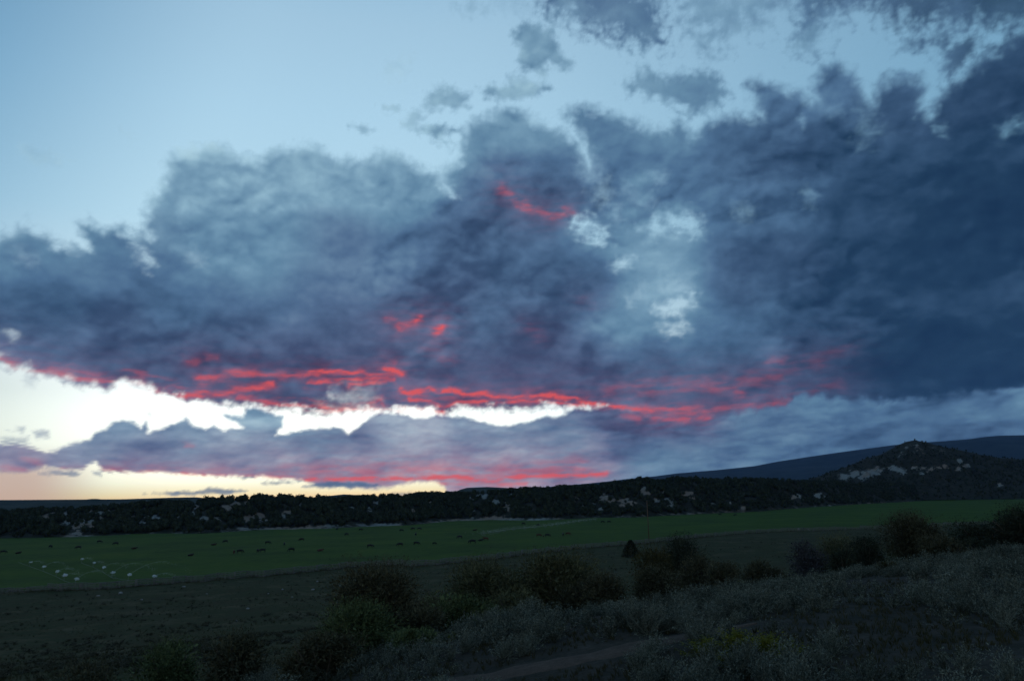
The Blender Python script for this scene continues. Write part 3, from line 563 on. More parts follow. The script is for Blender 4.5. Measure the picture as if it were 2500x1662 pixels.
# ------------------------------------------------------------------ haze
hz_m=bpy.data.materials.new('evening_air'); hz_m.use_nodes=True; hz_m.node_tree.nodes.clear(); t=NT(hz_m.node_tree)
pv_=t.n('ShaderNodeVolumePrincipled'); pv_.inputs['Color'].default_value=(.30,.50,1.,1); pv_.inputs['Density'].default_value=HAZE; pv_.inputs['Anisotropy'].default_value=0.
t.L.new(pv_.outputs[0],t.n('ShaderNodeOutputMaterial').inputs['Volume'])
if HAZE>0:
    s_=12800.; V=[(x,y,z) for z in (-9,950) for y in (-s_,s_) for x in (-s_,s_)]
    o=obj('haze',mesh_np('haze',V,np.array([(0,2,3,1),(4,5,7,6),(0,1,5,4),(1,3,7,5),(3,2,6,7),(2,0,4,6)]),hz_m,False)); tag(o,'thin blue evening air between the valley and the mountain','air',kind='stuff')
# ------------------------------------------------------------------ vegetation
def rot_to(d):
    """two unit vectors at right angles to each row of d"""
    r=R.normal(size=d.shape); a=np.cross(d,r); a/=np.linalg.norm(a,axis=1,keepdims=True)+1e-9; return a
def leaves(c,d,L,W):
    """one diamond leaf per row: c base, d direction"""
    n=len(c); d=d/(np.linalg.norm(d,axis=1,keepdims=True)+1e-9); s=rot_to(d); L=np.broadcast_to(L,n)[:,None]; W=np.broadcast_to(W,n)[:,None]
    nrm=np.cross(d,s)
    V=np.stack([c,c+d*L*.5+s*W*.5+nrm*W*.12,c+d*L,c+d*L*.5-s*W*.5+nrm*W*.12],1).reshape(-1,3)
    return V,np.arange(n*4).reshape(-1,4)
def tubes(segs,n=5):
    """segs: list of (p0,p1,r0,r1)"""
    V=[];F=[];o=0
    for p0,p1,r0,r1 in segs:
        p0=np.array(p0,float);p1=np.array(p1,float);d=p1-p0;d/=np.linalg.norm(d)+1e-9
        a=np.cross(d,[.3,.5,.81]);a/=np.linalg.norm(a)+1e-9;b=np.cross(d,a)
        th=np.arange(n)*2*math.pi/n; ring=np.cos(th)[:,None]*a+np.sin(th)[:,None]*b
        V+=[p0+ring*r0,p1+ring*r1]
        i=np.arange(n);j=(i+1)%n
        F.append(np.stack([i,j,j+n,i+n],1)+o); o+=2*n
    return np.concatenate(V),np.concatenate(F)
def caps(segs,n=6):
    """closed tubes"""
    V,F=tubes(segs,n); F=[F]
    k=[]
    for q in range(len(segs)):
        o=q*2*n; k.append(list(range(o+n-1,o-1,-1))); k.append(list(range(o+n,o+2*n)))
    F.append(np.array(k)); return V,F
def sage_mesh(name,nt_=46,nl=16,m=None,lean=.25,spread=.75,ll=.09,lw=.022):
    """unit-high brush: twigs fanning from the root with narrow leaves"""
    ang=R.uniform(0,2*math.pi,nt_); tilt=np.abs(R.normal(0,spread*.6,nt_)); h=R.uniform(.6,1.,nt_)
    dx=np.sin(tilt)*np.cos(ang)+lean*.5; dy=np.sin(tilt)*np.sin(ang)+lean*.3; dz=np.cos(tilt)*1.
    D=np.stack([dx,dy,dz],1); tip=D*h[:,None]; segs=[((0,0,0),tuple(tip[i]*.8),.012,.004) for i in range(nt_)]
    u=R.uniform(.3,1,(nt_,nl)); c=tip[:,None,:]*u[...,None]; c[...,2]-=(1-u)*u*.15
    c=c.reshape(-1,3)+R.normal(0,.03,(nt_*nl,3)); dd=np.repeat(D,nl,0)+R.normal(0,.55,(nt_*nl,3))
    V1,F1=leaves(c,dd,R.uniform(.6,1.3,len(c))*ll,lw*R.uniform(.7,1.3,len(c)))
    V2,F2=tubes(segs,3)
    return mesh_np(name,np.concatenate([V1,V2]),[F1,F2+len(V1)],m,False)
def bush_crown(w,h,n,ls,lobes=9,feather=.0,lean=.0,flat=.9):
    """leaf cloud made of uneven lobes; returns vertices and faces, base at z=0"""
    L=[];
    for i in range(lobes):
        a=R.uniform(0,2*math.pi); rr=R.uniform(.0,.62)*w/2; zc=R.uniform(.28,.80)*h
        rad_=R.uniform(.24,.42)*min(w,h*1.3)*(1.15-.45*zc/h); rr*=1.05-.5*max(0,zc/h-.55)
        L.append((rr*math.cos(a),rr*math.sin(a)*flat,min(zc,h-rad_*.75),rad_))
    L.append((0,0,h*.42,min(w,h)*.38)); L.append((0,0,h*.22,min(w*.8,h)*.42))
    for q_ in (-1,1): L.append((q_*w*.24,0,h*.26,min(w*.28,h*.34)))
    L=np.array(L); k=R.choice(len(L),n,p=L[:,3]**2/np.sum(L[:,3]**2)); d=R.normal(size=(n,3)); d/=np.linalg.norm(d,axis=1,keepdims=True)
    rr=R.uniform(.0,1,n)**.36*(1+np.clip(R.normal(0,.06,n),-.2,.1)); c=L[k,:3]+d*(L[k,3]*rr)[:,None]*np.array([1.,1.,.85])
    kp=c[:,2]>.02*h; c=c[kp]; d=d[kp]
    up=c-np.array([0,0,-.3*h]); up/=np.linalg.norm(up,axis=1,keepdims=True)
    dd=d*(1-feather)+up*feather*1.6+R.normal(0,.45*(1-feather*.6),c.shape); dd[:,0]+=lean
    core=np.where((np.arange(len(c))%5<2),1,0); c=c*1.; i_=core==1; c[i_]=c[i_]*np.array([.80,.80,.86])
    return leaves(c,dd,ls*R.uniform(.6,1.5,len(c))*(1+feather*1.4)*(1+core*.8),ls*.42*R.uniform(.7,1.3,len(c))*(1-feather*.45)*(1+core*1.6))
M_SAGE=foliage('sagebrush_leaf',(.042,.048,.036),(.225,.240,.185),.45)
M_SAGE2=foliage('rabbitbrush_leaf',(.09,.095,.015),(.20,.19,.025),1.5)
M_JUN=foliage('juniper_needles',(.018,.026,.018),(.045,.055,.032),.25)
M_OLV=foliage('willow_leaf_olive',(.050,.052,.024),(.150,.145,.075),.9)
M_BRN=foliage('dark_brown_leaf',(.038,.037,.020),(.120,.108,.062),.9)
M_GRN=foliage('willow_leaf_green',(.048,.066,.026),(.155,.185,.080),.9)
M_YEL=foliage('yellowing_leaf',(.045,.040,.016),(.095,.082,.034),.9)
M_GRY=foliage('grey_twig_leaf',(.050,.048,.050),(.10,.09,.095),.9)
M_DRK=foliage('juniper_dark',(.020,.026,.017),(.055,.062,.038),.9)
def c_bark(t,b):
    p=t.n('ShaderNodeTexCoord').outputs['Object']; n=t.noise(t.vmath('MULTIPLY',p,(1,1,.2)),9.,4); return t.mix(n,(.05,.04,.03,1),(.15,.12,.09,1))
M_BARK=mat('bark',c_bark,.9)
# --- bushes and trees of the middle distance:  px centre, top py, width px, distance, style ...
BUSHES=[
 ('bush',930,1357,250,39,M_BRN,0.08,22500,0.098,16,'large rounded dark brown bush left of the feathery willows, in front of the pasture'),
 ('bush',870,1458,255,27,M_GRN,0.10,13000,0.073,13,'low green bush in front of the large rounded brown bush'),
 ('willow_bush',1165,1352,235,44,M_OLV,0.17,16250,0.104,13,'feathery olive willow between the large brown bush and the tallest willow'),
 ('willow_bush',1345,1336,270,42,M_OLV,0.17,20000,0.104,15,'tallest feathery olive willow, behind the white rock at the bank edge'),
 ('bush',1460,1392,150,39,M_BRN,0.09,9000,0.086,11,'low dark bush at the foot of the tallest willow, on its right'),
 ('bush',1130,1440,190,30,M_GRN,0.12,10500,0.073,12,'mid-green bush below the first feathery willow, on the bank edge'),
 ('bush',1255,1432,138,31,M_OLV,0.12,7500,0.073,11,'olive bush in front of the tallest willow, left of the white rock'),
 ('bush',1035,1478,126,29,M_BRN,0.10,7000,0.073,11,'dark bush between the low green bush and the mid-green bush'),
 ('juniper_tree',1541,1319,44,75,M_DRK,0.06,4500,0.098,9,'small dark pointed juniper left of the utility pole foot'),
 ('juniper_tree',1650,1285,140,72,M_DRK,0.03,17500,0.122,15,'round-topped dark juniper just right of the utility pole'),
 ('willow_bush',1592,1325,130,64,M_YEL,0.14,10500,0.111,12,'yellowing brown willow under the left side of the round-topped juniper'),
 ('bush',1695,1345,114,58,M_BRN,0.06,8000,0.104,11,'dark bush under the right side of the round-topped juniper'),
 ('bush',1600,1375,172,50,M_BRN,0.06,9000,0.098,12,'wide dark bush at the foot of the yellowing willow and juniper'),
 ('bush',1752,1358,89,54,M_BRN,0.08,6000,0.092,10,'small dark bush standing alone right of the round-topped juniper'),
 ('willow_bush',1955,1297,92,84,M_GRY,0.15,6500,0.111,10,'greyish purple leafless-looking bush, leftmost of the far right row'),
 ('bush',2022,1286,120,88,M_OLV,0.09,8500,0.122,11,'dull olive bush between the greyish bush and the black-green one'),
 ('bush',2100,1294,96,80,M_DRK,0.06,7500,0.111,11,'black-green bush left of the big round tree at the right'),
 ('bush',2040,1335,80,74,M_DRK,0.06,4500,0.111,9,'small dark bush in front of the dull olive bush'),
 ('round_tree',2220,1226,138,92,M_BRN,0.06,22500,0.134,18,'big round dark tree standing clear above the pasture on the right'),
 ('bush',2290,1300,110,66,M_BRN,0.09,8500,0.098,11,'dark bush in front of the big round tree, on its right'),
 ('round_tree',2372,1262,140,84,M_DRK,0.06,13000,0.122,13,'lower dark tree between the big round tree and the frame edge'),
 ('round_tree',2478,1228,172,84,M_DRK,0.06,19000,0.122,16,'tall dark tree at the right edge below the butte'),
 ('bush',2390,1312,149,68,M_DRK,0.06,8000,0.104,12,'low dark thicket at the foot of the two right edge trees'),
 ('willow_bush',2165,1385,120,36,M_YEL,0.12,6000,0.067,11,'reddish brown low bush on the sage bank below the big round tree'),
 ('bush',1793,1414,52,31,M_OLV,0.06,3750,0.043,9,'small round olive bush alone on the sage bank'),
 ('bush',800,1530,264,23,M_BRN,0.09,10500,0.061,13,'dark low bush at the lower end of the bank, left of centre'),
 ('bush',1010,1532,172,24,M_GRN,0.10,7000,0.055,12,'dull green bush at the bank edge below the mid-green bush'),
 ('bush',600,1532,172,30,M_BRN,0.12,7000,0.073,11,'dim brown bush alone on the lower left slope'),
 ('bush',450,1545,172,33,M_GRN,0.12,6500,0.073,11,'dim greenish bush on the lower left slope, left of the brown one'),
 ('bush',250,1590,218,28,M_BRN,0.12,6500,0.067,12,'faint dark bush near the bottom left corner'),
 ('bush',1255,1378,170,43,M_OLV,.15,9000,.095,12,'olive bush filling the gap between the two feathery willows'),
 ('bush',1060,1430,130,36,M_BRN,.12,6500,.085,10,'dark bush tucked between the large brown bush and the first willow'),
 ('bush',1400,1412,150,40,M_BRN,.12,7500,.09,11,'dark bush below the right half of the tallest willow'),
 ('bush',1850,1362,150,70,M_BRN,.12,6000,.14,10,'low brown bush in the hollow left of the greyish bush'),
]
for nm,bx,by,wpx,dist,m,fe,n,ls,lob,lab in BUSHES:
    x,y=at(bx,dist) if bx!=1541 else hit(1541,1359); dist=math.hypot(x,y); z0=float(G(x,y))-.08; h=max(topz(bx,by,dist)-z0,.5); w=wpx/F_PX*dist*1.02
    e=obj(nm,None,loc=(x,y,z0)); tag(e,lab,{'bush':'bush','willow_bush':'bush','juniper_tree':'tree','round_tree':'tree'}[nm])
    if bx==1541:
        ls=.42; n=2200
        zz=R.uniform(0.05,1,n)**1.2; a=R.uniform(0,2*math.pi,n); rr=np.sqrt(R.uniform(.2,1,n))*(1-zz)**.8*w/2*(1+R.normal(0,.15,n))+.05
        c=np.stack([np.cos(a)*rr,np.sin(a)*rr,zz*h],1); d=np.stack([np.cos(a),np.sin(a),np.full(n,.9)],1)+R.normal(0,.3,(n,3)); V,F=leaves(c,d,ls,ls*.5)
    else: V,F=bush_crown(w,h,n,ls,lob,fe,.12)
    obj('crown',mesh_np('crown',V,F,m,False),e)
    segs=[]
    if nm.endswith('tree'):
        segs.append(((0,0,-.1),(.05,0,h*.5),w*.035,w*.02))
        for k in range(7): a=R.uniform(0,6.28); segs.append(((.02,0,h*R.uniform(.15,.4)),(math.cos(a)*w*.3,math.sin(a)*w*.3,h*R.uniform(.5,.8)),w*.016,w*.006))
        pn='trunk'
    else:
        for k in range(9): a=R.uniform(0,6.28); segs.append(((math.cos(a)*.1,math.sin(a)*.1,-.05),(math.cos(a)*w*.28,math.sin(a)*w*.28,h*R.uniform(.5,.8)),.035,.012))
        pn='stems'
    V,F=tubes(segs,6); obj(pn,mesh_np(pn,V,F,M_BARK),e)
PATH=np.array([hit(*q_) for q_ in [(700,1745),(1150,1662),(1300,1632),(1450,1602),(1600,1570),(1720,1546),(1850,1522)]])
# --- sagebrush on the near bank
sage=[sage_mesh('sagebrush',58,30,M_SAGE,R.uniform(.15,.45),R.uniform(.7,1.0),.062,.020) for _ in range(8)]
far_s=[sage_mesh('low_brush',16,7,None,.2,.9,.17,.06) for _ in range(5)]
def mverts(me):
    V=np.empty(len(me.vertices)*3,np.float32); me.vertices.foreach_get('co',V); V=V.reshape(-1,3)
    L=np.empty(len(me.loops),np.int32); me.loops.foreach_get('vertex_index',L); return V,L.reshape(-1,4)
farv=[mverts(m_) for m_ in far_s]
def mass(name,base,px_,py_,pz_,sc2,m,lab,cat,rotrand=True):
    VV=[];FF=[];o=0
    kind=R.randint(0,len(base),len(px_)); rz=R.uniform(0,6.28,len(px_))
    for k,(bv,bf) in enumerate(base):
        q=np.nonzero(kind==k)[0]
        if not len(q): continue
        c,s=np.cos(rz[q])[:,None],np.sin(rz[q])[:,None]; S=sc2[q]
        if S.ndim==1: S=np.stack([S,S,S],1)
        x=(bv[None,:,0]*c-bv[None,:,1]*s)*S[:,0:1]+px_[q][:,None]; y=(bv[None,:,0]*s+bv[None,:,1]*c)*S[:,1:2]+py_[q][:,None]; z=bv[None,:,2]*S[:,2:3]+pz_[q][:,None]
        VV.append(np.stack([x,y,z],-1).reshape(-1,3)); FF.append((bf[None]+(np.arange(len(q))*len(bv))[:,None,None]+o).reshape(-1,bf.shape[1])); o+=len(q)*len(bv)
    return tag(obj(name,mesh_np(name,np.concatenate(VV),np.concatenate(FF),m,False)),lab,cat,kind='stuff')
N=9000; s_=R.uniform(3.6,31,N); r_=R.uniform(-22,125,N)
X=-.545*s_+.84*r_; Y=.84*s_+.545*r_; dn=fbm(X/4.5,Y/4.5,3,91)
infr=(np.abs(np.degrees(np.arctan2(X,Y)))<42)&(Y>3)
path_d=dist_line(X,Y,PATH)/np.interp(X,[-3,4,7],[1.,.75,.5])
keep=infr&(dn>-.16)&(path_d>.8)&((s_>5.0)|(R.uniform(size=N)<.7))&((s_<22)|(R.uniform(size=N)<.5))
X,Y,s_,r_,dn=X[keep],Y[keep],s_[keep],r_[keep],dn[keep]
size=R.uniform(.34,.62,len(X))*(1+dn*.9)*np.where(s_<7.5,.75,1); Z=G(X,Y)-.03; dist=np.hypot(X,Y)
order=np.argsort(-size/dist); big=order[:300]; rest=order[300:]
for n_,i in enumerate(big):
    me=sage[n_%8]; o=obj('sagebrush',me,loc=(X[i],Y[i],Z[i]),rz=R.uniform(-.9,.9),sc_=(size[i]*1.25,size[i]*1.25,size[i]))
    tag(o,'grey-green sagebrush bush growing on the near bank above the valley','shrub','grey-green sagebrush on the near bank')
mass('sagebrush_cover',[mverts(m_) for m_ in [sage_mesh('sagebrush_small',26,13,M_SAGE,.3,.9,.10,.034) for _ in range(5)]],X[rest],Y[rest],Z[rest],np.stack([size[rest]*1.25,size[rest]*1.25,size[rest]],1),M_SAGE,'grey-green sagebrush covering the bank behind the nearest bushes','shrubs')
# yellow rabbitbrush near the road
for k,(bx,by,h,lab) in enumerate([(1710,1600,.34,'leftmost yellow rabbitbrush beside the dirt path, bottom of view'),(1790,1585,.40,'tallest yellow rabbitbrush beside the dirt path'),(1860,1592,.36,'yellow rabbitbrush right of the tallest one'),(1770,1632,.30,'yellow rabbitbrush nearest to the road'),(1925,1605,.30,'rightmost yellow rabbitbrush in the patch by the road')]):
    x,y=hit(bx,by); tag(obj('rabbitbrush',sage_mesh('rabbitbrush',60,18,M_SAGE2,.25,1.,.09,.03),loc=(x,y,float(G(x,y))-.03),sc_=(h*2.3,h*2.3,h)),lab,'shrub','yellow rabbitbrush patch')
for bx,by,h,lab in [(1880,1424,.3,'small yellowish rabbitbrush right of the round olive bush'),(1105,1562,.32,'yellow-green rabbitbrush low on the bank, left of the dirt path'),(1350,1545,.3,'yellow-green rabbitbrush in the sage above the dirt path')]:
    x,y=hit(bx,by); tag(obj('rabbitbrush',sage_mesh('rabbitbrush',40,16,M_SAGE2,.25,1.,.1,.03),loc=(x,y,float(G(x,y))-.03),sc_=(h*1.6,h*1.6,h)),lab,'shrub')
# --- dry grass and low brush on the rangeland
M_DRY=foliage('dry_grass_blade',(.036,.036,.014),(.080,.066,.030),.3)
def tuft():
    n=9; a=R.uniform(0,6.28,n); c=np.stack([np.cos(a)*.06,np.sin(a)*.06,a*0],1); d=np.stack([np.cos(a)*.4+.15,np.sin(a)*.4,a*0+1],1)
    return leaves(c,d,R.uniform(.6,1.,n),.07)
N=40000; az=R.uniform(-.72,.74,N); u=R.uniform(size=N); D=9*(34)**u; X=np.sin(az)*D; Y=np.cos(az)*D; s_,r_=sr(X,Y); q=(D<d_fence(az)*1.0)&(s_>6.5)&(fbm(X/12,Y/12,3,97)>-.16)&(dist_line(X,Y,PATH)>.7)
X,Y,D=X[q],Y[q],D[q]; mass('dry_grass',[tuft() for _ in range(5)],X,Y,G(X,Y)-.02,R.uniform(.10,.24,len(X))*np.clip(D/35,.8,1.5),M_DRY,'dry grass tufts across the dark rangeland','grass')
N=9000; az=R.uniform(-.72,.74,N); D=26*(12.)**R.uniform(size=N); X=np.sin(az)*D; Y=np.cos(az)*D; s_,r_=sr(X,Y); q=(D<d_fence(az)*.99)&(s_>24)&(fbm(X/16,Y/16,3,98)>.0)
X,Y,D=X[q],Y[q],D[q]; M_LOW=foliage('low_brush_leaf',(.030,.030,.016),(.105,.095,.068),.12)
sz=R.uniform(.3,.75,len(X)); mass('low_brush',farv,X,Y,G(X,Y)-.06,np.stack([sz*1.7,sz*1.7,sz*.62],1),M_LOW,'low dark brush dotting the rangeland below the bank','brush')
# --- hill junipers
def juniper_mesh(k):
    bm_h=R.uniform(1.15,1.6); rad_=.62
    n=70; ph=np.arccos(R.uniform(-.75,1,n)); a=R.uniform(0,6.28,n)
    dirs=np.stack([np.sin(ph)*np.cos(a),np.sin(ph)*np.sin(a),np.cos(ph)],1)
    # lumpy core
    nu,nv=8,6; th=np.linspace(0,2*math.pi,nu,endpoint=False); tv=np.linspace(.12,math.pi*.86,nv)
    TH,TV=np.meshgrid(th,tv,indexing='ij'); lump=.78+R.uniform(-.2,.22,TH.shape)
    core=np.stack([np.sin(TV)*np.cos(TH)*rad_*lump,np.sin(TV)*np.sin(TH)*rad_*lump,.62*bm_h-.0+np.cos(TV)*bm_h*.52*lump],-1).reshape(-1,3)
    i,j=np.meshgrid(np.arange(nu),np.arange(nv-1),indexing='ij'); F1=np.stack([i*nv+j,i*nv+j+1,((i+1)%nu)*nv+j+1,((i+1)%nu)*nv+j],-1).reshape(-1,4)
    c=dirs*np.array([rad_,rad_,bm_h*.5])*R.uniform(.62,.98,(n,1))+np.array([0,0,.62*bm_h]); V2,F2=leaves(c,dirs+np.array([0,0,.5])+R.normal(0,.4,(n,3)),R.uniform(.16,.38,n),.2)
    V3,F3=tubes([((0,0,-.1),(0,0,.5),.07,.05)],4)
    V=np.concatenate([core,V2,V3]); return mesh_np('juniper_tree',V,np.concatenate([F1,F2+len(core),F3+len(core)+len(V2)]),M_JUN,False)
jun=[juniper_mesh(k) for k in range(8)]; jv=[mverts(m_) for m_ in jun]
N=17000; az=np.radians(R.uniform(-42,44,N)); v=R.uniform(.015,1.12,N)**.9; x,y,z=hill_pt(az,v)
px,py=xy2px(x,y,z+.3); b_,f_=bare_mask(px,py)
for up_ in (1.2,2.2):
    px,py=xy2px(x,y,z+up_); b2,_u=bare_mask(px,py); b_=np.maximum(b_,b2); foot=(v<.075)&(R.uniform(size=N)<f_*1.1)
dens=fbm(x/22,y/22,3,99); q=((b_<.42)|(R.uniform(size=N)<.10))&~foot&(dens>-.22)
x,y,z,v,px=x[q],y[q],z[q],v[q],px[q]; size=R.uniform(1.3,3.2,len(x))*(1+.3*np.clip(fbm(x/30,y/30,2,95),-.6,1)); size*=np.where((v>.93)&(px>500)&(px<820),1.25,1.)
D=np.hypot(x,y); inf=(px>-20)&(px<2520); sc3=np.where(inf,size/D,0)*np.where(v<1.03,1,.3); order=np.argsort(-sc3); big=order[:300]; rest=order[300:]
for n_,i in enumerate(big):
    o=obj('juniper_tree',jun[n_%8],loc=(x[i],y[i],z[i]-.15),rz=R.uniform(0,6.28),sc_=(size[i]*R.uniform(.85,1.15),)*2+(size[i]*R.uniform(.85,1.1),))
    left=px[i]<900; foot_=v[i]<.3
    lab='dark juniper %s the low hill %s'%('at the foot of' if foot_ else ('on the slope of' if v[i]<.85 else 'on the crest of'),'left of the bump on the horizon' if left else 'below the blue mountain' if px[i]>1300 else 'in the middle of the view')
    tag(o,lab,'tree',lab.replace('dark juniper','junipers'))
mass('juniper_woodland',jv,x[rest],y[rest],z[rest]-.15,size[rest],M_JUN,'dense dark juniper woodland covering the low hill','woodland')
# butte trees
N=5200; uq=R.uniform(bu[0],bu[-1],N); wq=-R.uniform(-.05,1,N)
xx2=bax+bt[0]*uq+bn[0]*wq*depth; yy2=bay+bt[1]*uq+bn[1]*wq*depth; ztq=np.interp(uq,bu,bz); zcq=(ztq+1)*(1-np.abs(wq)**1.25*.98)-1
gq=fbm(uq/26+wq*2,wq*2.2,4,77,ridge=True)*4.5*np.clip(np.abs(wq)*5,0,1)*np.clip((1-np.abs(wq))*3,0,1)*np.clip(zcq/30,0,1); zq=zcq+gq
px,py=xy2px(xx2,yy2,zq); b_=np.zeros(N)
for bx,by,br,asp in BB: b_=np.maximum(b_,np.exp(-((px-bx)**2/(br*1.2)**2+(py-by)**2/(br*asp*1.3)**2)))
q=(b_<.35)&(R.uniform(size=N)<np.where(wq>-.12,.25,np.where(wq>-.35,.65,1.))); mass('butte_junipers',jv,xx2[q],yy2[q],zq[q]-.2,R.uniform(1.0,2.3,q.sum()),M_JUN,'dark juniper woodland dotting the pointed butte','woodland')
# belt of trees between the pasture and the butte
N=2500; az=np.radians(R.uniform(18,42,N)); D=R.uniform(1020,1240,N)+np.degrees(az)*3; x,y=np.sin(az)*D,np.cos(az)*D; q=D>d_edge(az)*1.18; x,y=x[q],y[q]
def path_pts(P0,step):
    P0=np.array(P0); seg=np.hypot(*np.diff(P0,axis=0).T); cum=np.concatenate([[0],np.cumsum(seg)]); t=np.arange(0,cum[-1],step)
    return np.stack([np.interp(t,cum,P0[:,0]),np.interp(t,cum,P0[:,1])],1)
# ------------------------------------------------------------------ dirt path on the bank
cp_=path_pts(PATH,.2); tn=np.gradient(cp_,axis=0); tn/=np.linalg.norm(tn,axis=1,keepdims=True); nn_=np.stack([-tn[:,1],tn[:,0]],1); pw=np.linspace(-1,1,9); k_=np.linspace(0,1,len(cp_))
hw=np.interp(k_,[0,.5,.85,1],[.75,.60,.40,.05])[:,None]*(pw[None]+0)+fbm(k_[:,None]*14,pw[None]*.8,3,12)*.25*np.interp(k_,[0,.9,1],[1,1,0])[:,None]
X=cp_[:,0:1]+nn_[:,0:1]*hw; Y=cp_[:,1:2]+nn_[:,1:2]*hw
Z=G(X,Y)+.035-np.abs(pw[None])**4*.07
def c_path(t,b):
    p=t.n('ShaderNodeNewGeometry').outputs['Position']; n=t.noise(p,3.,5,.7); n2=t.noise(p,22.,4,.7); bump(t,b,n2,.6,.03)
    return t.ramp(t.math('ADD',t.math('MULTIPLY',n,.6),t.math('MULTIPLY',n2,.4)),[(.35,(.050,.034,.025)),(.65,(.125,.086,.064))])
tag(obj('dirt_path',mesh_np('dirt_path',np.stack([X,Y,Z],-1).reshape(-1,3),grid_faces(*X.shape),mat('path_dirt',c_path,.95))),kind='structure')
# ------------------------------------------------------------------ rocks
def c_rock(t,b):
    p=t.n('ShaderNodeTexCoord').outputs['Object']; n=t.noise(p,6.,5,.6); bump(t,b,n,.5,.05); return t.mix(n,(.16,.155,.15,1),(.36,.35,.34,1))
M_ROCK=mat('pale_rock',c_rock,.85)
def rock_mesh():
    nu,nv=12,8; th=np.linspace(0,2*math.pi,nu,endpoint=False); tv=np.linspace(.05,math.pi-.05,nv); TH,TV=np.meshgrid(th,tv,indexing='ij')
    d=np.stack([np.sin(TV)*np.cos(TH),np.sin(TV)*np.sin(TH),np.cos(TV)],-1); r=np.ones(TH.shape)
    for k in range(7):
        nn=R.normal(size=3); nn/=np.linalg.norm(nn); dd=d@nn; r=np.minimum(r,np.where(dd>.3,.72/np.maximum(dd,.01),9))
    V=(d*r[...,None]*np.array([1,.75,.62])).reshape(-1,3); i,j=np.meshgrid(np.arange(nu),np.arange(nv-1),indexing='ij')
    return mesh_np('rock',V,np.stack([i*nv+j,i*nv+j+1,((i+1)%nu)*nv+j+1,((i+1)%nu)*nv+j],-1).reshape(-1,4),M_ROCK,False)
rocks=[rock_mesh() for _ in range(4)]
x,y=hit(1320,1477); tag(obj('rock',rocks[0],loc=(x,y,float(G(x,y))+.10),rz=.5,sc_=(.20,.17,.26)),'white rock standing in the sage at the edge of the bank, below the tallest willow','rock')
RK=[(240,1455,.45),(295,1449,.7),(346,1464,.35),(449,1433,.5),(577,1516,.3),(605,1487,.35),(690,1440,.45),(713,1458,.3),(764,1440,.5),(775,1420,.4),(655,1450,.3),(1610,1345,.3),(505,1450,.28),(830,1430,.3)]
for k,(bx,by,s) in enumerate(RK):
    x,y=hit(bx,by); tag(obj('rock',rocks[k%4],loc=(x,y,float(G(x,y))+s*.2),rz=k*1.3,sc_=(s*.8,s*.6,s*.62)),'pale rock lying on the dark rangeland on the near side of the rail fence','rock','pale rocks scattered below the rail fence')
for bx,by,s,lab in [(1950,1294,.9,'taller of the two pale stones by the fence, left of the big round tree'),(1974,1294,.7,'smaller of the two pale stones by the fence, left of the big round tree')]:
    x,y=hit(bx,by); tag(obj('rock',rocks[1],loc=(x,y,float(G(x,y))+s*.4),rz=.3,sc_=(s*.6,s*.6,s*1.1)),lab,'rock')
# ------------------------------------------------------------------ zigzag rail fence
def c_wood(t,b):
    p=t.n('ShaderNodeTexCoord').outputs['Object']; n=t.noise(t.vmath('MULTIPLY',p,(.3,2,2)),8.,4); return t.mix(n,(.085,.08,.075,1),(.21,.20,.19,1))
M_WOOD=mat('weathered_wood',c_wood,.9)
def rail_mesh():
    L=4.3; k=5; segs=[]; pts=[(L*(i/k-.5),R.normal(0,.03),R.normal(0,.025)) for i in range(k+1)]
    segs=[(pts[i],pts[i+1],.085-.005*i,.085-.005*(i+1)) for i in range(k)]
    V,F=caps(segs,6); return mesh_np('rail',V,F,M_WOOD)
rails=[rail_mesh() for _ in range(5)]
pts=path_pts(FXY,3.5); dirs=np.gradient(pts,axis=0); dirs/=np.linalg.norm(dirs,axis=1,keepdims=True); nor=np.stack([-dirs[:,1],dirs[:,0]],1)
zig=pts+nor*np.where(np.arange(len(pts))%2==0,.75,-.75)[:,None]
allr=[]
for i in range(len(zig)-1):
    a,b=zig[i],zig[i+1]; mid=(a+b)/2; rz=math.atan2(b[1]-a[1],b[0]-a[0]); z=float(G(*mid)); zs=float(G(*b)-G(*a)); mess=fbm(np.array(i/7.),np.array(0.),2,8)
    for k in range(6 if mess<.25 else 4):
        allr.append((np.hypot(*mid),mid[0],mid[1],z+.13+k*.235+(i%2)*.11+R.normal(0,.02),rz+R.normal(0,.03),math.atan2(zs,3.5)+R.normal(0,.02+.05*max(mess,0))))
allr.sort(); px0=[xy2px(a[1],a[2],a[3])[0] for a in allr]; inf=[-60<p<2560 for p in px0]
f0=zig[len(zig)//2]; fe=obj('rail_fence',None,loc=(f0[0],f0[1],float(G(*f0)))); tag(fe,'weathered grey zigzag split-rail fence along the near edge of the green pasture','fence')
near=[a for a,b in zip(allr,inf) if b][:300]; ns=set(id(a) for a in near); other=[a for a in allr if id(a) not in ns]
base=Matrix.Translation(fe.location).inverted()
for k,a in enumerate(near):
    o=bpy.data.objects.new('rail',rails[k%5]); COL.objects.link(o); o.parent=fe; o.matrix_local=base@Matrix.Translation(a[1:4])@Matrix.Rotation(a[4],4,'Z')@Matrix.Rotation(-a[5],4,'Y')
VV=[];QF=[];CF=[];o_=0
rv=[]
for m_ in rails:
    V=np.empty(len(m_.vertices)*3,np.float32); m_.vertices.foreach_get('co',V); rv.append((V.reshape(-1,3),[list(p.vertices) for p in m_.polygons]))
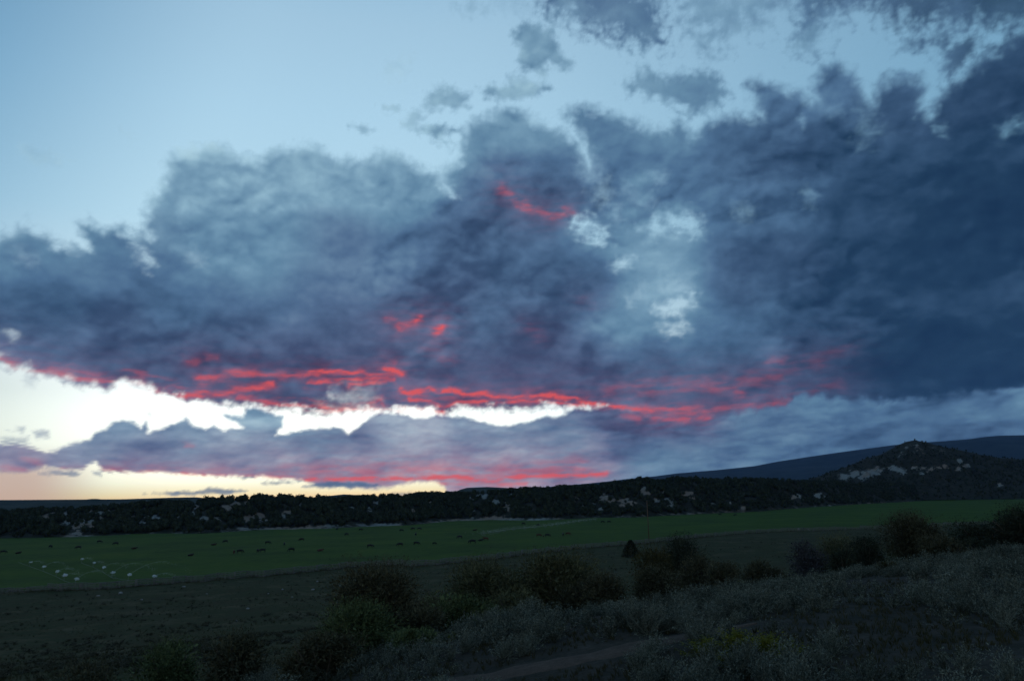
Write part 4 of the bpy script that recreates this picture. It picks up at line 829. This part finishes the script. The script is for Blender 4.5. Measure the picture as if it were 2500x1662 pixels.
for k,a in enumerate(other):
    V,Fs=rv[k%5]; M_=base@Matrix.Translation(a[1:4])@Matrix.Rotation(a[4],4,'Z')@Matrix.Rotation(-a[5],4,'Y'); M_=np.array(M_)
    VV.append(V@M_[:3,:3].T+M_[:3,3]); QF+=[[i+o_ for i in f] for f in Fs if len(f)==4]; CF+=[[i+o_ for i in f] for f in Fs if len(f)==6]; o_+=len(V)
o=obj('rail_run',mesh_np('rail_run',np.concatenate(VV),[np.array(QF),np.array(CF)],M_WOOD),fe); o['kind']='stuff'
# low weeds along the fence
t_=np.repeat(path_pts(FXY,.5),3,0); j=R.normal(0,1.,t_.shape)*(1.2+5*np.clip(fbm(t_[:,0:1]/14,t_[:,1:2]/14,3,6)+.1,0,1)); X,Y=(t_+j).T; mass('fence_weeds',farv,X,Y,G(X,Y)-.03,R.uniform(.25,.6,len(X)),M_BRN,'low weeds growing along the rail fence','weeds')
# ------------------------------------------------------------------ utility pole
x,y=at(1578,300); z0=float(G(x,y)); hp=topz(1574,1221,300)-z0
e=obj('utility_pole',None,loc=(x,y,z0)); tag(e,'tall thin brown utility pole standing at the near edge of the pasture','utility pole')
def c_pole(t,b): return t.mix(t.noise(t.n('ShaderNodeTexCoord').outputs['Object'],2.,4),(.07,.045,.03,1),(.17,.11,.075,1))
M_POLE=mat('pole_wood',c_pole,.9)
V,F=caps([((0,0,-.5),(0,0,hp-.25),.19,.13)],10); obj('pole',mesh_np('pole',V,F,M_POLE),e)
V,F=caps([((0,0,hp-.25),(0,0,hp-.12),.03,.03),((0,0,hp-.12),(0,0,hp),.09,.05)],8); obj('insulator',mesh_np('insulator',V,F,M_ROCK),e)
# ------------------------------------------------------------------ cattle
def cow_mesh(name,pose):
    V=[];E=[];Rd=[]
    def add(p,r,par=None):
        V.append(p);Rd.append(r if isinstance(r,tuple) else (r,r)); 
        if par is not None: E.append((par,len(V)-1))
        return len(V)-1
    lie=pose=='lying'; g=-.62 if lie else 0
    hip=add((-.78,0,1.12+g),(.27,.34)); bel=add((-.15,0,1.02+g),(.33,.42),hip); sh=add((.55,0,1.08+g),(.26,.38),bel)
    if pose=='grazing': nk=add((.95,0,.98),(.15,.22),sh); hd=add((1.25,0,.50),(.13,.15),nk); mz=add((1.36,0,.16),(.08,.09),hd); ear=(1.17,.56)
    else: nk=add((.95,0,1.25+g),(.15,.21),sh); hd=add((1.22,0,1.36+g),(.13,.14),nk); mz=add((1.50,0,1.20+g),(.08,.08),hd); ear=(1.16,1.44+g)
    for s in(-1,1): add((ear[0],s*.24,ear[1]),.035,hd)
    for s in(-1,1):
        if lie:
            a=add((.60,s*.24,.30),.13,sh); b=add((.95,s*.26,.10),.06,a); add((.70,s*.30,.06),.05,b)
            a=add((-.70,s*.28,.30),.18,hip); b=add((-.30,s*.42,.12),.07,a); add((-.65,s*.45,.06),.05,b)
        else:
            st=.10*s
            a=add((.58+st*.3,s*.19,.72),.12,sh); b=add((.60+st,s*.19,.40),.065,a); add((.60+st*1.3,s*.19,.03),.055,b)
            a=add((-.80-st*.3,s*.20,.74),.16,hip); b=add((-.93-st,s*.20,.44),.07,a); add((-.86-st,s*.20,.03),.055,b)
    t1=add((-1.08,0,1.18+g),.04,hip); t2=add((-1.16,0,.85+g*.8),.025,t1); add((-1.15,0,.45+g*.5),.04,t2)
    me=bpy.data.meshes.new(name+'_skeleton'); me.from_pydata(V,E,[]); o=bpy.data.objects.new(name,me); COL.objects.link(o)
    mo=o.modifiers.new('skin','SKIN'); me.skin_vertices[0].data.foreach_set('radius',np.array(Rd,np.float32).ravel()); me.skin_vertices[0].data[0].use_root=True
    o.modifiers.new('sub','SUBSURF').levels=1
    bpy.context.view_layer.update(); dg=bpy.context.evaluated_depsgraph_get(); r=bpy.data.meshes.new_from_object(o.evaluated_get(dg)); bpy.data.objects.remove(o); r.name=name
    for p in r.polygons: p.use_smooth=True
    return r
def hide(name,a,b): return mat(name,lambda t,b_: t.mix(t.noise(t.n('ShaderNodeTexCoord').outputs['Object'],3.,3),(*a,1),(*b,1)),.6,.2)
HID={'black':hide('black_hide',(.007,.006,.006),(.014,.012,.012)),'brown':hide('brown_hide',(.045,.016,.010),(.07,.026,.016)),'dark':hide('dark_brown_hide',(.018,.009,.007),(.035,.018,.013))}
CM={}
for c_ in HID:
    for p_ in ('grazing','standing','lying'):
        CM[c_,p_]=cow_mesh('cow',p_); CM[c_,p_].materials.clear(); CM[c_,p_].materials.append(HID[c_])
B,W_,K='black','brown','dark'; g_,s_t,ly='grazing','standing','lying'
COWS=[
 (8,1351,B,g_,5,'black cow at the far left edge of the pasture'),(44,1351,K,ly,30,'small dark cow lying just right of the leftmost cow'),
 (123,1337,B,g_,60,'tiny black cow alone beyond the left sprinklers'),(191,1340,B,g_,170,'black cow nearest behind the left sprinkler line'),
 (243,1325,B,g_,20,'black cow close to the hill foot, left of a matching pair neighbour'),(282,1330,B,g_,190,'black cow right of the one close to the hill foot on the left'),
 (327,1340,K,ly,0,'tiny dark cow lying alone left of the middle herd'),(465,1357,K,ly,40,'faint dark cow lying in the open grass between sprinklers and herd'),
 (521,1331,K,ly,10,'faint small cow at the left end of the middle herd'),(550,1325,B,g_,160,'small black cow above the reddish one in the middle herd'),
 (571,1351,W_,g_,95,'reddish cow seen end-on, left of a broad black cow'),(586,1350,B,g_,5,'broad black cow right beside the end-on reddish cow'),
 (629,1348,B,g_,85,'black cow seen end-on, left one of a close black pair'),(640,1348,B,g_,180,'black cow broadside, right one of a close black pair'),
 (654,1328,B,g_,15,'small black cow farther back above the close black pair'),(694,1332,B,s_t,90,'small black cow standing end-on behind the middle herd'),
 (711,1346,B,g_,200,'black cow alone right of the close black pair'),(736,1320,B,g_,170,'small black cow far back towards the tan bank'),
 (781,1345,W_,ly,20,'faint brown cow lying between the two halves of the herd'),(846,1307,B,g_,140,'small black cow near the pale dirt strip at the hill foot'),
 (823,1294,B,s_t,60,'tiny black cow at the very foot of the hill'),(881,1295,B,g_,10,'tiny black cow just right of the one at the hill foot'),
 (904,1337,B,g_,0,'black cow broadside above the large brown bush'),(976,1333,B,g_,185,'black cow above and right of the large brown bush'),
 (980,1297,B,g_,30,'tiny black cow below the pale strip right of its centre'),(1008,1293,B,g_,170,'left of two tiny black cows near the far edge'),
 (1024,1293,B,g_,0,'right of two tiny black cows near the far edge'),(1015,1307,B,s_t,80,'tiny black cow below the two near the far edge'),
 (1017,1330,B,g_,2,'long low black cow left of the black calf'),(1061,1329,B,g_,20,'black calf between the long low cow and the biggest cow'),
 (1122,1314,B,g_,175,'black cow above left of the biggest cow'),(1153,1327,B,g_,182,'biggest black cow, standing broadside in the middle of the pasture'),
 (1159,1295,K,ly,0,'faint dark cow lying behind the biggest cow'),(1173,1320,B,ly,0,'black cow lying between the biggest cow and a brown one'),
 (1186,1319,W_,s_t,200,'brown cow right of the biggest cow at the wheel line end'),(1316,1310,W_,g_,5,'brown cow left of the small brown calf'),
 (1327,1311,W_,g_,90,'small brown calf between a brown cow and a black cow'),(1337,1310,B,g_,0,'black cow right of the small brown calf'),
 (1375,1308,B,s_t,95,'black cow seen end-on left of a brown cow, toward the pole'),(1387,1306,W_,g_,10,'brown cow nearest to the utility pole, beside an end-on black cow'),
 (1278,1280,B,g_,0,'tiny black cow above the wheel line, left one'),(1314,1285,B,g_,180,'tiny black cow above the wheel line, right one'),
 (1472,1276,B,g_,0,'left of two tiny black cows beyond the wheel line'),(1487,1276,B,g_,30,'right of two tiny black cows beyond the wheel line'),
 (1758,1258,B,g_,0,'left of two tiny black cows at the far right end of the pasture'),(1795,1259,B,g_,160,'right of two tiny black cows at the far right end of the pasture'),
]
CALF={1061,1327}
def phit(px,py):
    d=px_dir(px,py); t=CAM_Z/-d[2]
    for _ in range(4):
        x,y=d[0]*t,d[1]*t; t=(CAM_Z-PG(x,y))/-d[2]
    return d[0]*t,d[1]*t
for bx,by,c_,p_,rz,lab in COWS:
    x,y=phit(bx,by); D=math.hypot(x,y); s=(.72 if bx in CALF else 1.22 if bx==1153 else 1.0)
    s=min(s*1.0,1.3); o=obj('cow',CM[c_,p_],loc=(x,y,PG(x,y)-.02),rz=math.radians(rz)-math.atan2(x,y),sc_=s); tag(o,lab,'calf' if bx in CALF else 'cow','cattle grazing in the green pasture')
# ------------------------------------------------------------------ irrigation
def c_wat(t,b):
    b.inputs['Alpha'].default_value=.7; return (.75,.80,.82,1)
M_WATER=mat('water_spray',c_wat,.4,.5)
M_METAL=mat('galvanised_pipe',lambda t,b:(.20,.21,.22,1),.5,.4)
def spray(name,L,h,az,par,n=110,w=.013,mist=.5):
    """a thrown jet: a thinning stream that breaks into drops"""
    k=9; u=np.linspace(0,.6,k); P_=np.stack([u*L*math.cos(az),u*L*math.sin(az),1.15+4*h*u*(1-u)],1); segs=[(P_[i],P_[i+1],w*(1-.5*i/k),w*(1-.5*(i+1)/k)) for i in range(k-1)]
    V,F=tubes(segs,5); V=[V];F=[F];o=len(V[0])
    uu=R.uniform(.3,1,n)**.8; c=np.stack([uu*L*math.cos(az),uu*L*math.sin(az),1.15+4*h*uu*(1-uu)-uu*.3],1)+R.normal(0,.05+.32*uu[:,None]**2,(n,3)); v,f=leaves(c,R.normal(size=c.shape)+[0,0,-1],.09,.05); V.append(v);F.append(f+o);o+=len(v)
    nm_=int(160*mist); c=R.normal(0,1,(nm_,3))*[.17,.17,.07]+[.2*math.cos(az),.2*math.sin(az),1.25]; v,f=leaves(c,R.normal(size=c.shape),.26,.18); V.append(v);F.append(f+o)
    o_j=obj(name,mesh_np(name,np.concatenate(V),np.concatenate(F),M_WATER,False),par); o_j['kind']='stuff'; return o_j
SP=[ (0,72,1382,4,.3,.35,'leftmost sprinkler, faint, at the top of the left sprinkler line'),(0,105,1394,6,1.2,.9,'sprinkler throwing a long jet high on the left sprinkler line'),(0,137,1407,5,.8,.9,'sprinkler just above the misty one on the left line'),
 (0,156,1417,4,.5,2.6,'misty sprinkler with the broadest spray on the left line'),(0,184,1427,8,1.6,1.0,'brightest sprinkler at the lower part of the left line, near the fence'),
 (1,199,1374,3,.4,.8,'uppermost small sprinkler of the right line'),(1,227,1384,3,.4,.8,'second sprinkler down the right line'),(1,251,1396,6,1.,.9,'third sprinkler down the right line, left of the long jets'),
 (1,273,1410,10,2.,1.1,'sprinkler with a long bright jet, middle of the right line'),(1,313,1416,14,2.6,1.0,'sprinkler with the longest arching jet, right of the middle one'),(1,374,1420,5,.6,1.2,'rightmost sprinkler, bright, just behind the rail fence')]
heads=[[],[]]
SPOLD=SP
for ln,bx,by,L,h,mi,lab in SP:
    x,y=phit(bx,by); z=PG(x,y); heads[ln].append((x,y,z)); e=obj('sprinkler',None,loc=(x,y,z)); tag(e,lab,'sprinkler','sprinklers watering the left of the pasture')
    V,F=caps([((0,0,0),(0,0,1.1),.03,.025)],6); obj('riser',mesh_np('riser',V,F,M_METAL),e)
    V,F=caps([((0,0,1.1),(.0,0,1.2),.07,.06),((0,0,1.17),(.22,.08,1.27),.03,.02)],6); obj('nozzle',mesh_np('nozzle',V,F,M_METAL),e)
    spray('water_jet',L,h,math.radians(38),e,mist=mi)
for k,hh in enumerate(heads):
    hh=[tuple(2*np.array(hh[0])-np.array(hh[1]))]+hh if k==0 else hh
    V,F=caps([((a[0],a[1],a[2]+.05),(b[0],b[1],b[2]+.05),.022,.022) for a,b in zip(hh,hh[1:])],6)
    tag(obj('irrigation_pipe',mesh_np('irrigation_pipe',V,F,M_METAL)),['aluminium irrigation pipe feeding the left row of sprinklers','aluminium irrigation pipe feeding the right row of sprinklers'][k],'pipe')
# wheel line far across the pasture
WL=[phit(1180,1307),phit(1235,1297),phit(1330,1287),phit(1400,1277),phit(1462,1269)]; wp=path_pts(WL,12.); e=obj('wheel_line',None,loc=(wp[0][0],wp[0][1],PG(*wp[0]))); tag(e,'long pale wheel line irrigating the middle of the pasture beyond the cattle','irrigator')
o0=np.array(e.location); segs=[]
wz=[PG(*p) for p in wp]
segs=[((*(wp[i]-o0[:2]),wz[i]-o0[2]+.95),(*(wp[i+1]-o0[:2]),wz[i+1]-o0[2]+.95),.05,.05) for i in range(len(wp)-1)]
V,F=caps(segs,6); obj('pipe',mesh_np('pipe',V,F,M_METAL),e)
dr=wp[1]-wp[0]; dr/=np.linalg.norm(dr); pn=np.array([-dr[1],dr[0]])
n=14; th=np.arange(n)*2*math.pi/n; ring=[(pn[0]*math.cos(a)*.92,pn[1]*math.cos(a)*.92,math.sin(a)*.92) for a in th]
segs=[(ring[i],ring[(i+1)%n],.035,.035) for i in range(n)]+[((0,0,0),ring[i],.02,.02) for i in range(0,n,2)]
V,F=tubes(segs,4); wm=mesh_np('wheel',V,F,M_METAL)
for i,p in enumerate(wp): obj('wheel',wm,e,loc=(p[0]-o0[0],p[1]-o0[1],wz[i]-o0[2]+.95))
c=[]
for i,p in enumerate(wp[:-1]):
    for q in (0,.5): b_=p+(wp[i+1]-p)*q-o0[:2]; c.append(R.normal(0,1,(60,3))*[2.8,2.8,.35]+[b_[0],b_[1],wz[i]-o0[2]+1.35])
c=np.concatenate(c); V,F=leaves(c,R.normal(size=c.shape),.16,.10); o=obj('water_spray',mesh_np('water_spray',V,F,M_WATER,False),e); o['kind']='stuff'
